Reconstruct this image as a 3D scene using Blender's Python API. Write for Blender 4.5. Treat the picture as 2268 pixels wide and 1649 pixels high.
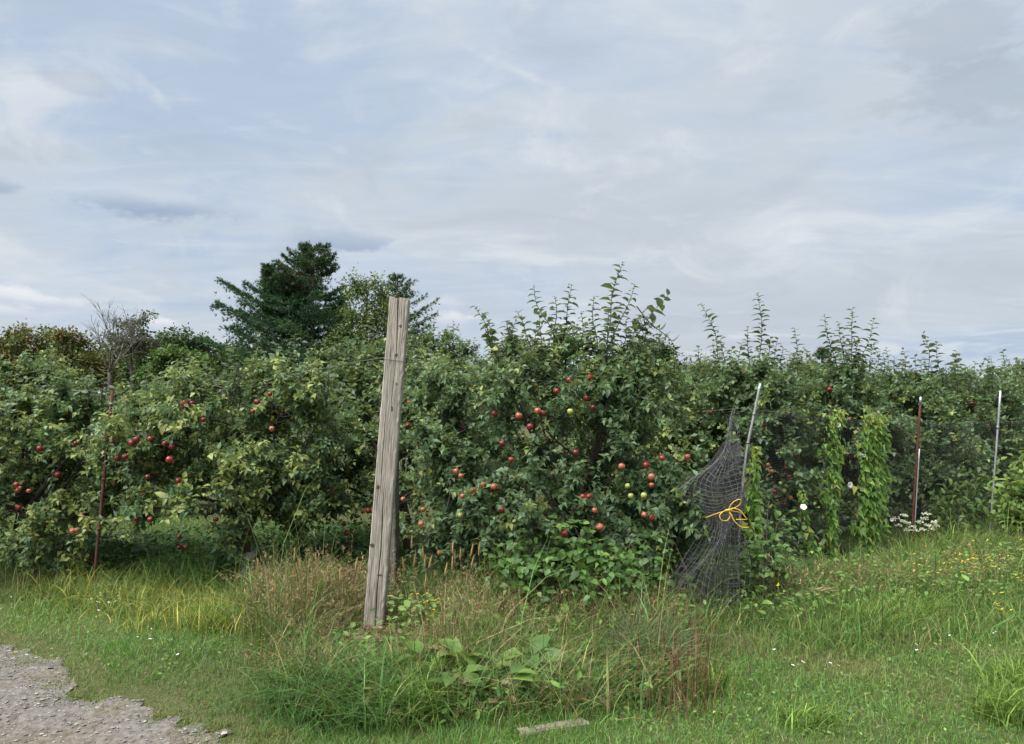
import bpy, math, random
import numpy as np
from mathutils import Vector, Matrix

random.seed(7)
SC = bpy.context.scene
COL = SC.collection
for o in list(bpy.data.objects):
    bpy.data.objects.remove(o)

# ------------------------------------------------------------------ camera
HC, FPX, PITCH = 1.75, 1650.0, math.radians(1.58)
cam_d = bpy.data.cameras.new('camera')
cam = bpy.data.objects.new('camera', cam_d)
COL.objects.link(cam)
cam.location = (0, 0, HC)
cam.rotation_euler = (math.pi / 2 + PITCH, 0, 0)
cam_d.sensor_width = 36.0
cam_d.lens = 36.0 * FPX / 2268.0
cam_d.clip_end = 3000
SC.camera = cam

# ------------------------------------------------------------------ sky, sun, exposure
SUN_EL, SUN_AZ = math.radians(62), math.radians(236)   # compass bearing of the sun, +Y = 0, +X = 90
SKY_STRENGTH, SUN_STRENGTH, EXPOSURE = 0.1, 1.5, 2.45


def build_world():
    w = bpy.data.worlds.new('World')
    SC.world = w
    w.use_nodes = True
    nt = w.node_tree
    nt.nodes.clear()
    N, L = nt.nodes.new, nt.links.new

    def val(x):
        return x

    def math_(op, a, b=None, c=None, clamp=False):
        n = N('ShaderNodeMath'); n.operation = op; n.use_clamp = clamp
        for i, x in enumerate((a, b, c)):
            if x is None: continue
            if isinstance(x, (int, float)): n.inputs[i].default_value = x
            else: L(x, n.inputs[i])
        return n.outputs[0]

    def mixc(f, a, b):
        n = N('ShaderNodeMix'); n.data_type = 'RGBA'
        for s, x in ((n.inputs[0], f), (n.inputs[6], a), (n.inputs[7], b)):
            if isinstance(x, (int, float)): s.default_value = x
            elif isinstance(x, tuple): s.default_value = (*x, 1)
            else: L(x, s)
        return n.outputs[2]

    def smooth(x, a, b):
        n = N('ShaderNodeMapRange'); n.interpolation_type = 'SMOOTHSTEP'
        L(x, n.inputs[0]); n.inputs[1].default_value = a; n.inputs[2].default_value = b
        return n.outputs[0]

    tc = N('ShaderNodeTexCoord')
    sep = N('ShaderNodeSeparateXYZ'); L(tc.outputs['Generated'], sep.inputs[0])
    x, y, z = sep.outputs
    sky = N('ShaderNodeTexSky'); sky.sky_type = 'NISHITA'; sky.sun_disc = False
    sky.sun_elevation = SUN_EL; sky.sun_rotation = SUN_AZ
    sky.altitude = 100; sky.air_density = 1.0; sky.dust_density = 1.2
    skc = N('ShaderNodeVectorMath'); skc.operation = 'SCALE'
    L(sky.outputs[0], skc.inputs[0]); skc.inputs['Scale'].default_value = SKY_STRENGTH
    # a high sheet of cloud, seen in perspective: project the direction on a plane overhead
    zz = math_('ADD', math_('MAXIMUM', z, 0.0), 0.16)
    u, v = math_('DIVIDE', x, zz), math_('DIVIDE', y, zz)
    cmb = N('ShaderNodeCombineXYZ'); L(u, cmb.inputs[0]); L(v, cmb.inputs[1])

    def noise(scale, detail, rough, dist, off, sx=1.0, sy=1.0, rot=0.0, vec=None):
        mp = N('ShaderNodeMapping'); L(vec or cmb.outputs[0], mp.inputs[0])
        mp.inputs['Location'].default_value = off
        mp.inputs['Rotation'].default_value = (0, 0, rot)
        mp.inputs['Scale'].default_value = (sx, sy, 1)
        n = N('ShaderNodeTexNoise'); L(mp.outputs[0], n.inputs['Vector'])
        n.inputs['Scale'].default_value = scale; n.inputs['Detail'].default_value = detail
        n.inputs['Roughness'].default_value = rough; n.inputs['Distortion'].default_value = dist
        return n.outputs[0]

    big = noise(0.55, 3, 0.5, 0.4, (3.1, 1.7, 0), 1, 1.0, 0.4)
    mid = noise(1.3, 7, 0.58, 0.9, (9.2, 4.4, 0), 0.95, 1.1, 0.35)
    fine = noise(3.2, 8, 0.6, 1.2, (1.2, 7.7, 0), 0.5, 1.6, 0.25)
    t = math_('ADD', math_('MULTIPLY', big, 0.45), math_('ADD', math_('MULTIPLY', mid, 0.38), math_('MULTIPLY', fine, 0.17)))
    thick = smooth(t, 0.38, 0.60)
    cloud = mixc(thick, (0.475, 0.58, 0.735), (0.705, 0.765, 0.815))
    grey = smooth(big, 0.42, 0.66)
    cloud = mixc(math_('MULTIPLY', grey, 0.75), cloud, (0.525, 0.59, 0.665))
    cloud = mixc(math_('MULTIPLY', smooth(mid, 0.48, 0.70), 0.75), cloud, (0.51, 0.585, 0.665))
    cloud = mixc(math_('MULTIPLY', smooth(mid, 0.48, 0.30), 0.7), cloud, (0.79, 0.835, 0.865))
    wisp = smooth(fine, 0.56, 0.78)
    cloud = mixc(math_('MULTIPLY', wisp, 0.35), cloud, (0.74, 0.80, 0.85))
    c2 = N('ShaderNodeCombineXYZ'); L(math_('ARCTAN2', x, y), c2.inputs[0]); L(math_('MULTIPLY', math_('ARCSINE', z), 1.9), c2.inputs[1])
    mott = noise(4.2, 7, 0.56, 0.7, (5.3, 2.2, 0), 1, 1, 0.5, c2.outputs[0])
    cloud = mixc(math_('MULTIPLY', smooth(mott, 0.50, 0.70), 0.55), cloud, (0.485, 0.56, 0.645))
    cloud = mixc(math_('MULTIPLY', smooth(mott, 0.47, 0.30), 0.6), cloud, (0.80, 0.84, 0.865))
    cover = smooth(t, 0.26, 0.42)
    col = mixc(math_('ADD', math_('MULTIPLY', cover, 0.12), 0.85), skc.outputs[0], cloud)
    # small separate clouds
    az = math_('ARCTAN2', x, y)
    el = math_('ARCSINE', z)
    c3 = N('ShaderNodeCombineXYZ'); L(az, c3.inputs[0]); L(math_('MULTIPLY', el, 2.2), c3.inputs[1])
    rag = noise(16, 6, 0.62, 0.3, (0, 0, 0), 1, 1, 0, c3.outputs[0])
    rag2 = noise(42, 5, 0.6, 0.2, (2, 1, 0), 1, 1, 0, c3.outputs[0])
    ragged = math_('ADD', math_('MULTIPLY', math_('SUBTRACT', rag, 0.5), 1.5), math_('MULTIPLY', math_('SUBTRACT', rag2, 0.5), 0.8))
    for (vx, vy, w_, h_, top, bot, k) in [
            (345, 452, 190, 42, (0.60, 0.675, 0.77), (0.345, 0.43, 0.58), .9),
            (765, 535, 135, 30, (0.47, 0.55, 0.68), (0.38, 0.46, 0.61), .85),
            (-10, 412, 60, 20, (0.46, 0.54, 0.66), (0.38, 0.46, 0.60), .8),
            (180, 185, 85, 30, (0.47, 0.54, 0.64), (0.45, 0.52, 0.63), .5),
            (2110, 80, 170, 90, (0.44, 0.50, 0.59), (0.43, 0.49, 0.59), .5),
            (2190, 190, 200, 80, (0.43, 0.50, 0.58), (0.43, 0.50, 0.58), .6),
            (38, 657, 66, 23, (0.86, 0.88, 0.91), (0.60, 0.66, 0.77), .85),
            (130, 671, 66, 20, (0.84, 0.87, 0.90), (0.58, 0.64, 0.77), .8),
            (12, 692, 58, 20, (0.80, 0.84, 0.89), (0.58, 0.64, 0.77), .7),
            (362, 716, 36, 15, (0.86, 0.88, 0.90), (0.66, 0.71, 0.80), .85),
            (985, 675, 50, 24, (0.70, 0.75, 0.83), (0.54, 0.60, 0.74), .7),
            (1000, 708, 64, 24, (0.84, 0.86, 0.89), (0.62, 0.67, 0.77), .8)]:
        dx, dy = (vx - 1134) / FPX, -(vy - 824.5) / FPX
        d = Vector((dx, math.cos(PITCH) - dy * math.sin(PITCH), math.sin(PITCH) + dy * math.cos(PITCH))).normalized()
        a0, e0 = math.atan2(d.x, d.y), math.asin(d.z)
        p = math_('DIVIDE', math_('SUBTRACT', az, a0), w_ / FPX)
        q = math_('DIVIDE', math_('SUBTRACT', el, e0), h_ / FPX)
        r = math_('SQRT', math_('ADD', math_('MULTIPLY', p, p), math_('MULTIPLY', q, q)))
        r = math_('ADD', r, ragged)
        m = smooth(r, 1.0, 0.35)
        body = mixc(smooth(math_('ADD', q, math_('MULTIPLY', ragged, -0.5)), -0.5, 0.5), bot, top)
        col = mixc(math_('MULTIPLY', m, k), col, body)
    bg = N('ShaderNodeBackground'); L(col, bg.inputs[0]); bg.inputs[1].default_value = 2 ** -EXPOSURE
    out = N('ShaderNodeOutputWorld'); L(bg.outputs[0], out.inputs[0])


build_world()
sun_d = bpy.data.lights.new('sun', 'SUN')
sun_d.energy = SUN_STRENGTH; sun_d.angle = math.radians(65); sun_d.color = (1.0, 0.97, 0.92)
sun = bpy.data.objects.new('sun', sun_d); COL.objects.link(sun)
sdir = Vector((math.sin(SUN_AZ) * math.cos(SUN_EL), math.cos(SUN_AZ) * math.cos(SUN_EL), math.sin(SUN_EL)))
sun.rotation_euler = sdir.to_track_quat('Z', 'Y').to_euler()
sun.location = sdir * 50
vs = SC.view_settings
vs.view_transform = 'Standard'; vs.look = 'None'; vs.exposure = EXPOSURE; vs.gamma = 1
vs.use_curve_mapping = False
SC.cycles.max_bounces = 8
SC.cycles.diffuse_bounces = 5; SC.cycles.glossy_bounces = 2; SC.cycles.transmission_bounces = 3
SC.cycles.sample_clamp_indirect = 4

# ------------------------------------------------------------------ helpers
CP, SP = math.cos(PITCH), math.sin(PITCH)


def ray(vx, vy):
    dx, dy = (vx - 1134) / FPX, -(vy - 824.5) / FPX
    return np.array([dx, CP - dy * SP, SP + dy * CP])


def P(vx, vy, d):
    r = ray(vx, vy)
    return np.array([0, 0, HC]) + r * (d / r[1])


def gz(x, y):
    x = np.asarray(x, float); y = np.asarray(y, float)
    f = np.exp(-((x * x + y * y) / 900.0))
    b = .022 * np.sin(1.3 * x + .7 * y) + .018 * np.sin(2.1 * y - .8 * x + 1) + .012 * np.sin(3.7 * x + 2.9 * y + 2)
    return f * b


def G(vx, vy):
    r = ray(vx, vy)
    t = HC / -r[2]
    p = np.array([0, 0, HC]) + r * t
    return np.array([p[0], p[1], float(gz(p[0], p[1]))])


def nrm(a):
    return a / np.maximum(np.linalg.norm(a, axis=-1, keepdims=True), 1e-9)


def mesh_data(name, V, F, mat, col=None, smooth=True):
    V = np.ascontiguousarray(V, np.float32).reshape(-1, 3)
    F = np.ascontiguousarray(F, np.int32).reshape(-1, 3)
    me = bpy.data.meshes.new(name)
    me.vertices.add(len(V)); me.vertices.foreach_set('co', V.ravel())
    me.loops.add(len(F) * 3); me.loops.foreach_set('vertex_index', F.ravel())
    me.polygons.add(len(F))
    me.polygons.foreach_set('loop_start', np.arange(len(F), dtype=np.int32) * 3)
    if col is not None:
        a = me.attributes.new('col', 'FLOAT_COLOR', 'POINT')
        c = np.ones((len(V), 4), np.float32); c[:, :3] = col
        a.data.foreach_set('color', c.ravel())
    me.polygons.foreach_set('use_smooth', np.full(len(F), smooth))
    me.update(calc_edges=True)
    if mat: me.materials.append(mat)
    return me


def link(name, data, parent=None, M=None):
    o = bpy.data.objects.new(name, data)
    COL.objects.link(o)
    if M is None: M = Matrix.Identity(4)
    if parent is not None:
        o.parent = parent
        if parent.type == 'EMPTY':
            M = Matrix.Translation(-Vector(parent.location)) @ M
    o.matrix_basis = M
    return o


def mesh(name, V, F, mat, parent=None, col=None, smooth=True, kind=None):
    o = link(name, mesh_data(name, V, F, mat, col, smooth), parent)
    if kind: o['kind'] = kind
    return o


def tag(o, label, cat, group=None):
    o['label'] = label; o['category'] = cat
    if group: o['group'] = group
    return o


def thing(name, label, cat, loc, group=None):
    o = bpy.data.objects.new(name, None)
    o.empty_display_size = 0.1
    COL.objects.link(o)
    o.location = Vector([float(c) for c in loc])
    return tag(o, label, cat, group)


def tubes(Pt, Rd, S=4, cap=True):
    """N polylines of K points -> vertices, triangles"""
    Pt = np.asarray(Pt, float); Rd = np.asarray(Rd, float)
    if Pt.ndim == 2: Pt, Rd = Pt[None], Rd[None]
    N, K, _ = Pt.shape
    T = nrm(np.gradient(Pt, axis=1))
    mean = nrm(Pt[:, -1] - Pt[:, 0] + 1e-6)
    ref = np.where(np.abs(mean[:, 2:3]) > .8, np.array([[1., .1, 0]]), np.array([[0., .1, 1]]))
    a = nrm(np.cross(T, ref[:, None, :])); b = np.cross(T, a)
    th = np.arange(S) / S * 2 * np.pi
    ring = a[:, :, None, :] * np.cos(th)[None, None, :, None] + b[:, :, None, :] * np.sin(th)[None, None, :, None]
    V = Pt[:, :, None, :] + ring * Rd[:, :, None, None]
    idx = np.arange(N * K * S).reshape(N, K, S)
    p00 = idx[:, :-1]; p10 = idx[:, 1:]
    p01 = np.roll(p00, -1, axis=2); p11 = np.roll(p10, -1, axis=2)
    F = np.concatenate([np.stack([p00, p10, p11], -1).reshape(-1, 3), np.stack([p00, p11, p01], -1).reshape(-1, 3)])
    # end caps
    caps = []
    for k, rev in ((0, False), (K - 1, True)) if cap else ():
        for s in range(1, S - 1):
            f = np.stack([idx[:, k, 0], idx[:, k, s], idx[:, k, s + 1]], -1)
            caps.append(f[:, ::-1] if rev else f)
    return V.reshape(-1, 3), np.concatenate([F] + caps)


def spline(pts, n):
    """Catmull-Rom through pts"""
    p = np.asarray(pts, float)
    p = np.vstack([2 * p[0] - p[1], p, 2 * p[-1] - p[-2]])
    m = len(p) - 3
    out = []
    for t in np.linspace(0, m - 1e-6, n):
        i = int(t); f = t - i
        a, b, c, d = p[i:i + 4]
        out.append(.5 * ((2 * b) + (c - a) * f + (2 * a - 5 * b + 4 * c - d) * f * f + (3 * b - a - 3 * c + d) * f ** 3))
    return np.array(out)


def join(parts):
    Vs, Fs, n = [], [], 0
    for V, F in parts:
        Vs.append(V); Fs.append(F + n); n += len(V)
    return np.concatenate(Vs), np.concatenate(Fs)


# leaf: 8 points, folded along the midrib and curled
LT = np.array([0, .33, .70, 1, .30, .68, .30, .68])
LS = np.array([0, 0, 0, 0, -1, -.78, 1, .78])
LF = np.array([(0, 1, 4), (1, 2, 5), (1, 5, 4), (2, 3, 5), (0, 6, 1), (6, 7, 1), (1, 7, 2), (2, 7, 3)])
HEART_S = np.array([0, 0, 0, 0, -1.0, -.50, 1.0, .50])
HEART_T = np.array([.12, .36, .66, 1, .10, .55, .10, .55])


def leaves(pos, d, n, L, W, fold=.35, curl=.25, T=LT, S=LS, rng=None):
    d = nrm(d); n = n - (n * d).sum(-1, keepdims=True) * d; n = nrm(n)
    xx = np.cross(d, n)
    N = len(pos)
    L = np.broadcast_to(L, (N,)); W = np.broadcast_to(W, (N,))
    c = np.broadcast_to(curl, (N,)); f = np.broadcast_to(fold, (N,))
    tx = S[None] * W[:, None] * .5
    ty = T[None] * L[:, None]
    tz = np.abs(tx) * f[:, None] - c[:, None] * L[:, None] * T[None] ** 2
    V = pos[:, None] + xx[:, None] * tx[..., None] + d[:, None] * ty[..., None] + n[:, None] * tz[..., None]
    F = (LF[None] + (np.arange(N) * 8)[:, None, None]).reshape(-1, 3)
    return V.reshape(-1, 3), F


def leaves4(pos, d, n, L, W, fold, curl):
    d = nrm(d); n = n - (n * d).sum(-1, keepdims=True) * d; n = nrm(n)
    xx = np.cross(d, n); N = len(pos)
    L = L[:, None]; W = W[:, None]; fo = fold[:, None]; cu = curl[:, None]
    m = pos + d * L * .48 - n * L * cu * .15
    b = pos + d * L * .44 - xx * W * .5 + n * W * fo * .5
    e = pos + d * L * .44 + xx * W * .5 + n * W * fo * .5
    V = np.stack([pos, m, pos + d * L - n * L * cu, b, e], 1).reshape(-1, 3)
    i = (np.arange(N) * 5)[:, None]
    F = np.concatenate([i + np.array(t) for t in ((0, 1, 3), (1, 2, 3), (0, 4, 1), (1, 4, 2))])
    return V, F


def leaves2(pos, d, n, L, W, fold=.3):
    d = nrm(d); n = n - (n * d).sum(-1, keepdims=True) * d; n = nrm(n)
    xx = np.cross(d, n); N = len(pos)
    L = np.broadcast_to(L, (N,))[:, None]; W = np.broadcast_to(W, (N,))[:, None]
    a = pos; b = pos + d * L * .45 - xx * W * .5 + n * W * fold * .5
    c = pos + d * L; e = pos + d * L * .45 + xx * W * .5 + n * W * fold * .5
    V = np.stack([a, b, c, e], 1).reshape(-1, 3)
    i = (np.arange(N) * 4)[:, None]
    F = np.concatenate([i + np.array([0, 2, 1]), i + np.array([0, 3, 2])])
    return V, F


def blades(B, h, az, lean, w, K=3, twist=0.0):
    N = len(B)
    s = np.linspace(0, 1, K + 1)
    hd = np.stack([np.cos(az), np.sin(az), np.zeros(N)], -1)
    sd = np.stack([-np.sin(az + twist), np.cos(az + twist), np.zeros(N)], -1)
    h = np.broadcast_to(h, (N,)); w = np.broadcast_to(w, (N,))
    up = h[:, None] * (s[None] - .42 * np.minimum(lean, 1.4)[:, None] * s[None] ** 2.2)
    out = (h * lean)[:, None] * s[None] ** 2
    C = B[:, None] + hd[:, None] * out[..., None]
    C[..., 2] += up
    wd = w[:, None] * (1 - s[None] ** 2 * .85) * .5
    Lf = C[:, :-1] - sd[:, None] * wd[:, :-1, None]; Rt = C[:, :-1] + sd[:, None] * wd[:, :-1, None]
    V = np.concatenate([np.stack([Lf, Rt], 2).reshape(N, 2 * K, 3), C[:, -1:]], 1)
    tri = []
    for k in range(K - 1):
        a = 2 * k
        tri += [(a, a + 1, a + 3), (a, a + 3, a + 2)]
    a = 2 * (K - 1); tri.append((a, a + 1, a + 2))
    F = (np.array(tri)[None] + (np.arange(N) * (2 * K + 1))[:, None, None]).reshape(-1, 3)
    return V.reshape(-1, 3), F, 2 * K + 1


def in_poly(x, y, poly):
    inside = np.zeros(len(x), bool); n = len(poly); j = n - 1
    for i in range(n):
        xi, yi = poly[i][:2]; xj, yj = poly[j][:2]
        c = ((yi > y) != (yj > y)) & (x < (xj - xi) * (y - yi) / (yj - yi + 1e-12) + xi)
        inside ^= c; j = i
    return inside


def vnoise(x, y, f, seed=0):
    """smooth pseudo noise about -1..1"""
    r = np.random.default_rng(seed + 991)
    out = 0
    for k in range(6):
        a = r.uniform(0, 2 * np.pi); ph = r.uniform(0, 2 * np.pi); ff = f * r.uniform(.6, 1.7)
        out = out + np.sin(ff * (x * np.cos(a) + y * np.sin(a)) + ph)
    return out / 3.2


# ------------------------------------------------------------------ materials
def new_mat(name):
    m = bpy.data.materials.new(name); m.use_nodes = True
    nt = m.node_tree; nt.nodes.clear()
    out = nt.nodes.new('ShaderNodeOutputMaterial')
    b = nt.nodes.new('ShaderNodeBsdfPrincipled')
    nt.links.new(b.outputs[0], out.inputs[0])
    return m, nt, b, out


def leaf_mat(name, rough=.45, trans=.25, pale=0.0, palec=(.20, .24, .15), spec=.5):
    m, nt, b, out = new_mat(name)
    N, L = nt.nodes.new, nt.links.new
    at = N('ShaderNodeAttribute'); at.attribute_name = 'col'
    tc = N('ShaderNodeTexCoord')
    no = N('ShaderNodeTexNoise'); no.inputs['Scale'].default_value = 60; no.inputs['Detail'].default_value = 3
    L(tc.outputs['Object'], no.inputs['Vector'])
    mr = N('ShaderNodeMapRange'); L(no.outputs[0], mr.inputs[0])
    mr.inputs[1].default_value = .3; mr.inputs[2].default_value = .7; mr.inputs[3].default_value = .82; mr.inputs[4].default_value = 1.18
    mu = N('ShaderNodeVectorMath'); mu.operation = 'SCALE'; L(at.outputs['Color'], mu.inputs[0]); L(mr.outputs[0], mu.inputs['Scale'])
    c = mu.outputs[0]
    if pale:
        ge = N('ShaderNodeNewGeometry')
        k = N('ShaderNodeMath'); k.operation = 'MULTIPLY'; k.inputs[1].default_value = pale; L(ge.outputs['Backfacing'], k.inputs[0])
        mx = N('ShaderNodeMix'); mx.data_type = 'RGBA'; L(k.outputs[0], mx.inputs[0]); L(c, mx.inputs[6]); mx.inputs[7].default_value = (*palec, 1)
        c = mx.outputs[2]
    L(c, b.inputs['Base Color'])
    b.inputs['Roughness'].default_value = rough
    b.inputs['Specular IOR Level'].default_value = spec
    tr = N('ShaderNodeBsdfTranslucent'); 
    tw = N('ShaderNodeVectorMath'); tw.operation = 'MULTIPLY'; L(c, tw.inputs[0]); tw.inputs[1].default_value = (1.25, 1.25, .6)
    L(tw.outputs[0], tr.inputs[0])
    ms = N('ShaderNodeMixShader'); ms.inputs[0].default_value = trans
    L(b.outputs[0], ms.inputs[1]); L(tr.outputs[0], ms.inputs[2]); L(ms.outputs[0], out.inputs[0])
    return m


def noise_mat(name, c1, c2, scale=8, rough=.8, stretch=(1, 1, 1), bump=.3, detail=6, spec=.3, c3=None, metallic=0, bdist=.01, big=None):
    m, nt, b, out = new_mat(name)
    N, L = nt.nodes.new, nt.links.new
    tc = N('ShaderNodeTexCoord'); mp = N('ShaderNodeMapping'); L(tc.outputs['Object'], mp.inputs[0])
    mp.inputs['Scale'].default_value = stretch
    no = N('ShaderNodeTexNoise'); L(mp.outputs[0], no.inputs['Vector'])
    no.inputs['Scale'].default_value = scale; no.inputs['Detail'].default_value = detail; no.inputs['Roughness'].default_value = .62
    rp = N('ShaderNodeValToRGB'); L(no.outputs[0], rp.inputs[0])
    rp.color_ramp.elements[0].position = .32; rp.color_ramp.elements[0].color = (*c1, 1)
    rp.color_ramp.elements[1].position = .68; rp.color_ramp.elements[1].color = (*c2, 1)
    if c3:
        e = rp.color_ramp.elements.new(.5); e.color = (*c3, 1)
    cc = rp.outputs[0]
    if big:
        n2 = N('ShaderNodeTexNoise'); L(tc.outputs['Object'], n2.inputs['Vector']); n2.inputs['Scale'].default_value = 1.7; n2.inputs['Detail'].default_value = 6
        mr = N('ShaderNodeMapRange'); L(n2.outputs[0], mr.inputs[0]); mr.inputs[1].default_value = .42; mr.inputs[2].default_value = .62; mr.inputs[4].default_value = .75
        mx = N('ShaderNodeMix'); mx.data_type = 'RGBA'; mx.blend_type = 'MULTIPLY'; L(mr.outputs[0], mx.inputs[0]); L(cc, mx.inputs[6]); mx.inputs[7].default_value = (*big, 1)
        cc = mx.outputs[2]
    L(cc, b.inputs['Base Color'])
    b.inputs['Roughness'].default_value = rough; b.inputs['Specular IOR Level'].default_value = spec
    b.inputs['Metallic'].default_value = metallic
    if bump:
        bp = N('ShaderNodeBump'); bp.inputs['Strength'].default_value = bump; bp.inputs['Distance'].default_value = bdist
        L(no.outputs[0], bp.inputs['Height']); L(bp.outputs[0], b.inputs['Normal'])
    return m


M_APPLE_LEAF = leaf_mat('apple_leaf', .46, .36, .75, (.15, .20, .14), .5)
M_LEAF = leaf_mat('leaf', .5, .28, .35, (.16, .21, .10), .4)
M_VINE = leaf_mat('vine_leaf', .5, .32, .3, (.17, .25, .08), .4)
M_FAR = leaf_mat('far_leaf', .6, .2, .2, (.12, .15, .08), .25)
M_NEEDLE = leaf_mat('needle', .6, .12, 0, spec=.25)
M_GRASS = leaf_mat('grass_blade', .55, .28, 0, spec=.3)
M_DRY = leaf_mat('dry_stalk', .7, .1, 0, spec=.2)
M_BARK = noise_mat('bark', (.045, .035, .028), (.15, .125, .10), 22, .9, (1, 1, .35), .8)
M_TWIG = noise_mat('twig_bark', (.045, .038, .032), (.11, .092, .078), 30, .8)
M_DEADW = noise_mat('dead_wood', (.10, .093, .086), (.20, .19, .178), 10, .85)
M_WHITEWASH = noise_mat('whitewash', (.38, .35, .30), (.68, .66, .61), 14, .85)
M_RUST = noise_mat('rusted_steel', (.055, .022, .014), (.16, .07, .045), 30, .8, (1, 1, .3), .5, c3=(.10, .04, .028))
M_GALV = noise_mat('galvanised_steel', (.30, .31, .32), (.52, .53, .54), 40, .45, (1, 1, .3), .1, metallic=.6)
M_NET = noise_mat('black_plastic_net', (.09, .09, .098), (.18, .18, .192), 20, .45, spec=.6, bump=0)
M_FENCENET = noise_mat('fence_mesh_wire', (.03, .03, .032), (.085, .085, .09), 20, .5, spec=.5, bump=0)
M_WIRE = noise_mat('steel_wire', (.15, .15, .15), (.27, .27, .27), 30, .5, metallic=.4, bump=0)
M_ROPE = noise_mat('yellow_rope', (.62, .37, .03), (.78, .52, .07), 90, .6, bump=.6, bdist=.003)
M_WHITE = noise_mat('white_petal', (.72, .71, .70), (.85, .84, .83), 30, .6, bump=0)
M_CREAM = noise_mat('cream_petal', (.46, .50, .34), (.62, .64, .50), 30, .7, bump=0)
M_YELLOW = noise_mat('yellow_petal', (.72, .48, .02), (.85, .62, .04), 30, .6, bump=0)
M_FOX = noise_mat('foxtail_head', (.30, .19, .07), (.52, .37, .17), 120, .8, bump=1.0, bdist=.006)


def rgb(c, N, rng, var=.25, hue=.12):
    c = np.array(c)[None] * np.exp(rng.normal(0, var, (N, 1)))
    return np.clip(c * np.exp(rng.normal(0, hue, (N, 3)) * np.array([1, .4, 1])), 0, .9)


# ------------------------------------------------------------------ ground
def ground_mat():
    m, nt, b, out = new_mat('soil_and_turf')
    N, L = nt.nodes.new, nt.links.new
    tc = N('ShaderNodeTexCoord')

    def no(scale, detail):
        n = N('ShaderNodeTexNoise'); L(tc.outputs['Object'], n.inputs['Vector'])
        n.inputs['Scale'].default_value = scale; n.inputs['Detail'].default_value = detail
        return n.outputs[0]
    r1 = N('ShaderNodeValToRGB'); L(no(1.1, 8), r1.inputs[0])
    e = r1.color_ramp.elements
    e[0].position = .35; e[0].color = (.050, .075, .022, 1); e[1].position = .65; e[1].color = (.085, .10, .036, 1)
    r2 = N('ShaderNodeValToRGB'); L(no(40, 6), r2.inputs[0])
    e = r2.color_ramp.elements
    e[0].position = .4; e[0].color = (0, 0, 0, 1); e[1].position = .7; e[1].color = (1, 1, 1, 1)
    mx = N('ShaderNodeMix'); mx.data_type = 'RGBA'; L(r2.outputs[0], mx.inputs[0]); L(r1.outputs[0], mx.inputs[6])
    mx.inputs[7].default_value = (.085, .065, .042, 1)
    L(mx.outputs[2], b.inputs['Base Color']); b.inputs['Roughness'].default_value = .95
    b.inputs['Specular IOR Level'].default_value = .15
    bp = N('ShaderNodeBump'); bp.inputs['Strength'].default_value = .8; bp.inputs['Distance'].default_value = .02
    L(no(55, 6), bp.inputs['Height']); L(bp.outputs[0], b.inputs['Normal'])
    return m


def grid_sheet(xs, ys, zf):
    X, Y = np.meshgrid(xs, ys)
    V = np.stack([X, Y, zf(X, Y)], -1).reshape(-1, 3)
    ny, nx = X.shape
    i = np.arange(nx * ny).reshape(ny, nx)
    F = np.concatenate([np.stack([i[:-1, :-1], i[:-1, 1:], i[1:, 1:]], -1).reshape(-1, 3),
                        np.stack([i[:-1, :-1], i[1:, 1:], i[1:, :-1]], -1).reshape(-1, 3)])
    return V, F


s = np.linspace(-1, 1, 191)
ax = np.sinh(s * 7.2) / math.sinh(7.2) * 700
V, F = grid_sheet(ax, ax + 5, gz)
g = mesh('ground', V, F, ground_mat()); g['kind'] = 'structure'; g['label'] = 'grassy earth of the orchard'

# gravel track: edge traced on the ground, running on behind and beside the camera
EDGE = [G(*p) for p in [(-420, 1330), (-200, 1375), (0, 1428), (60, 1448), (115, 1478), (165, 1512), (215, 1540), (262, 1556), (320, 1572),
                        (390, 1597), (435, 1614), (480, 1634), (530, 1660), (600, 1695), (760, 1765), (1000, 1900)]]
road_poly = [tuple(p[:2]) for p in EDGE] + [(0.3, 0.5), (-1, -6), (-14, -6), (-14, 4)]
rx, ry = zip(*road_poly)


def road_mask(x, y):
    return in_poly(x + .07 * vnoise(x, y, 9, 3) + .05 * vnoise(x, y, 25, 4), y + .06 * vnoise(x, y, 8, 5) + .05 * vnoise(x, y, 24, 6), road_poly)


gx = np.concatenate([np.linspace(-14, -5, 40), np.linspace(-4.95, 1.2, 300)])
gy = np.concatenate([np.linspace(-6, 1.9, 40), np.linspace(1.94, 6.5, 230)])
V, F = grid_sheet(gx, gy, lambda x, y: gz(x, y) + .012 + .004 * vnoise(x, y, 14, 8))
cen = V[F].mean(1)
F = F[road_mask(cen[:, 0], cen[:, 1])]
M_ROAD = noise_mat('gravel_dirt', (.085, .077, .068), (.205, .196, .184), 26, .95, (1, 1, 1), 1.0, 10, .1, (.145, .135, .122), bdist=.015, big=(.95, .85, .72))
g = mesh('gravel_track', V, F, M_ROAD); g['kind'] = 'structure'; g['label'] = 'grey gravel track at the grass edge'

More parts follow.
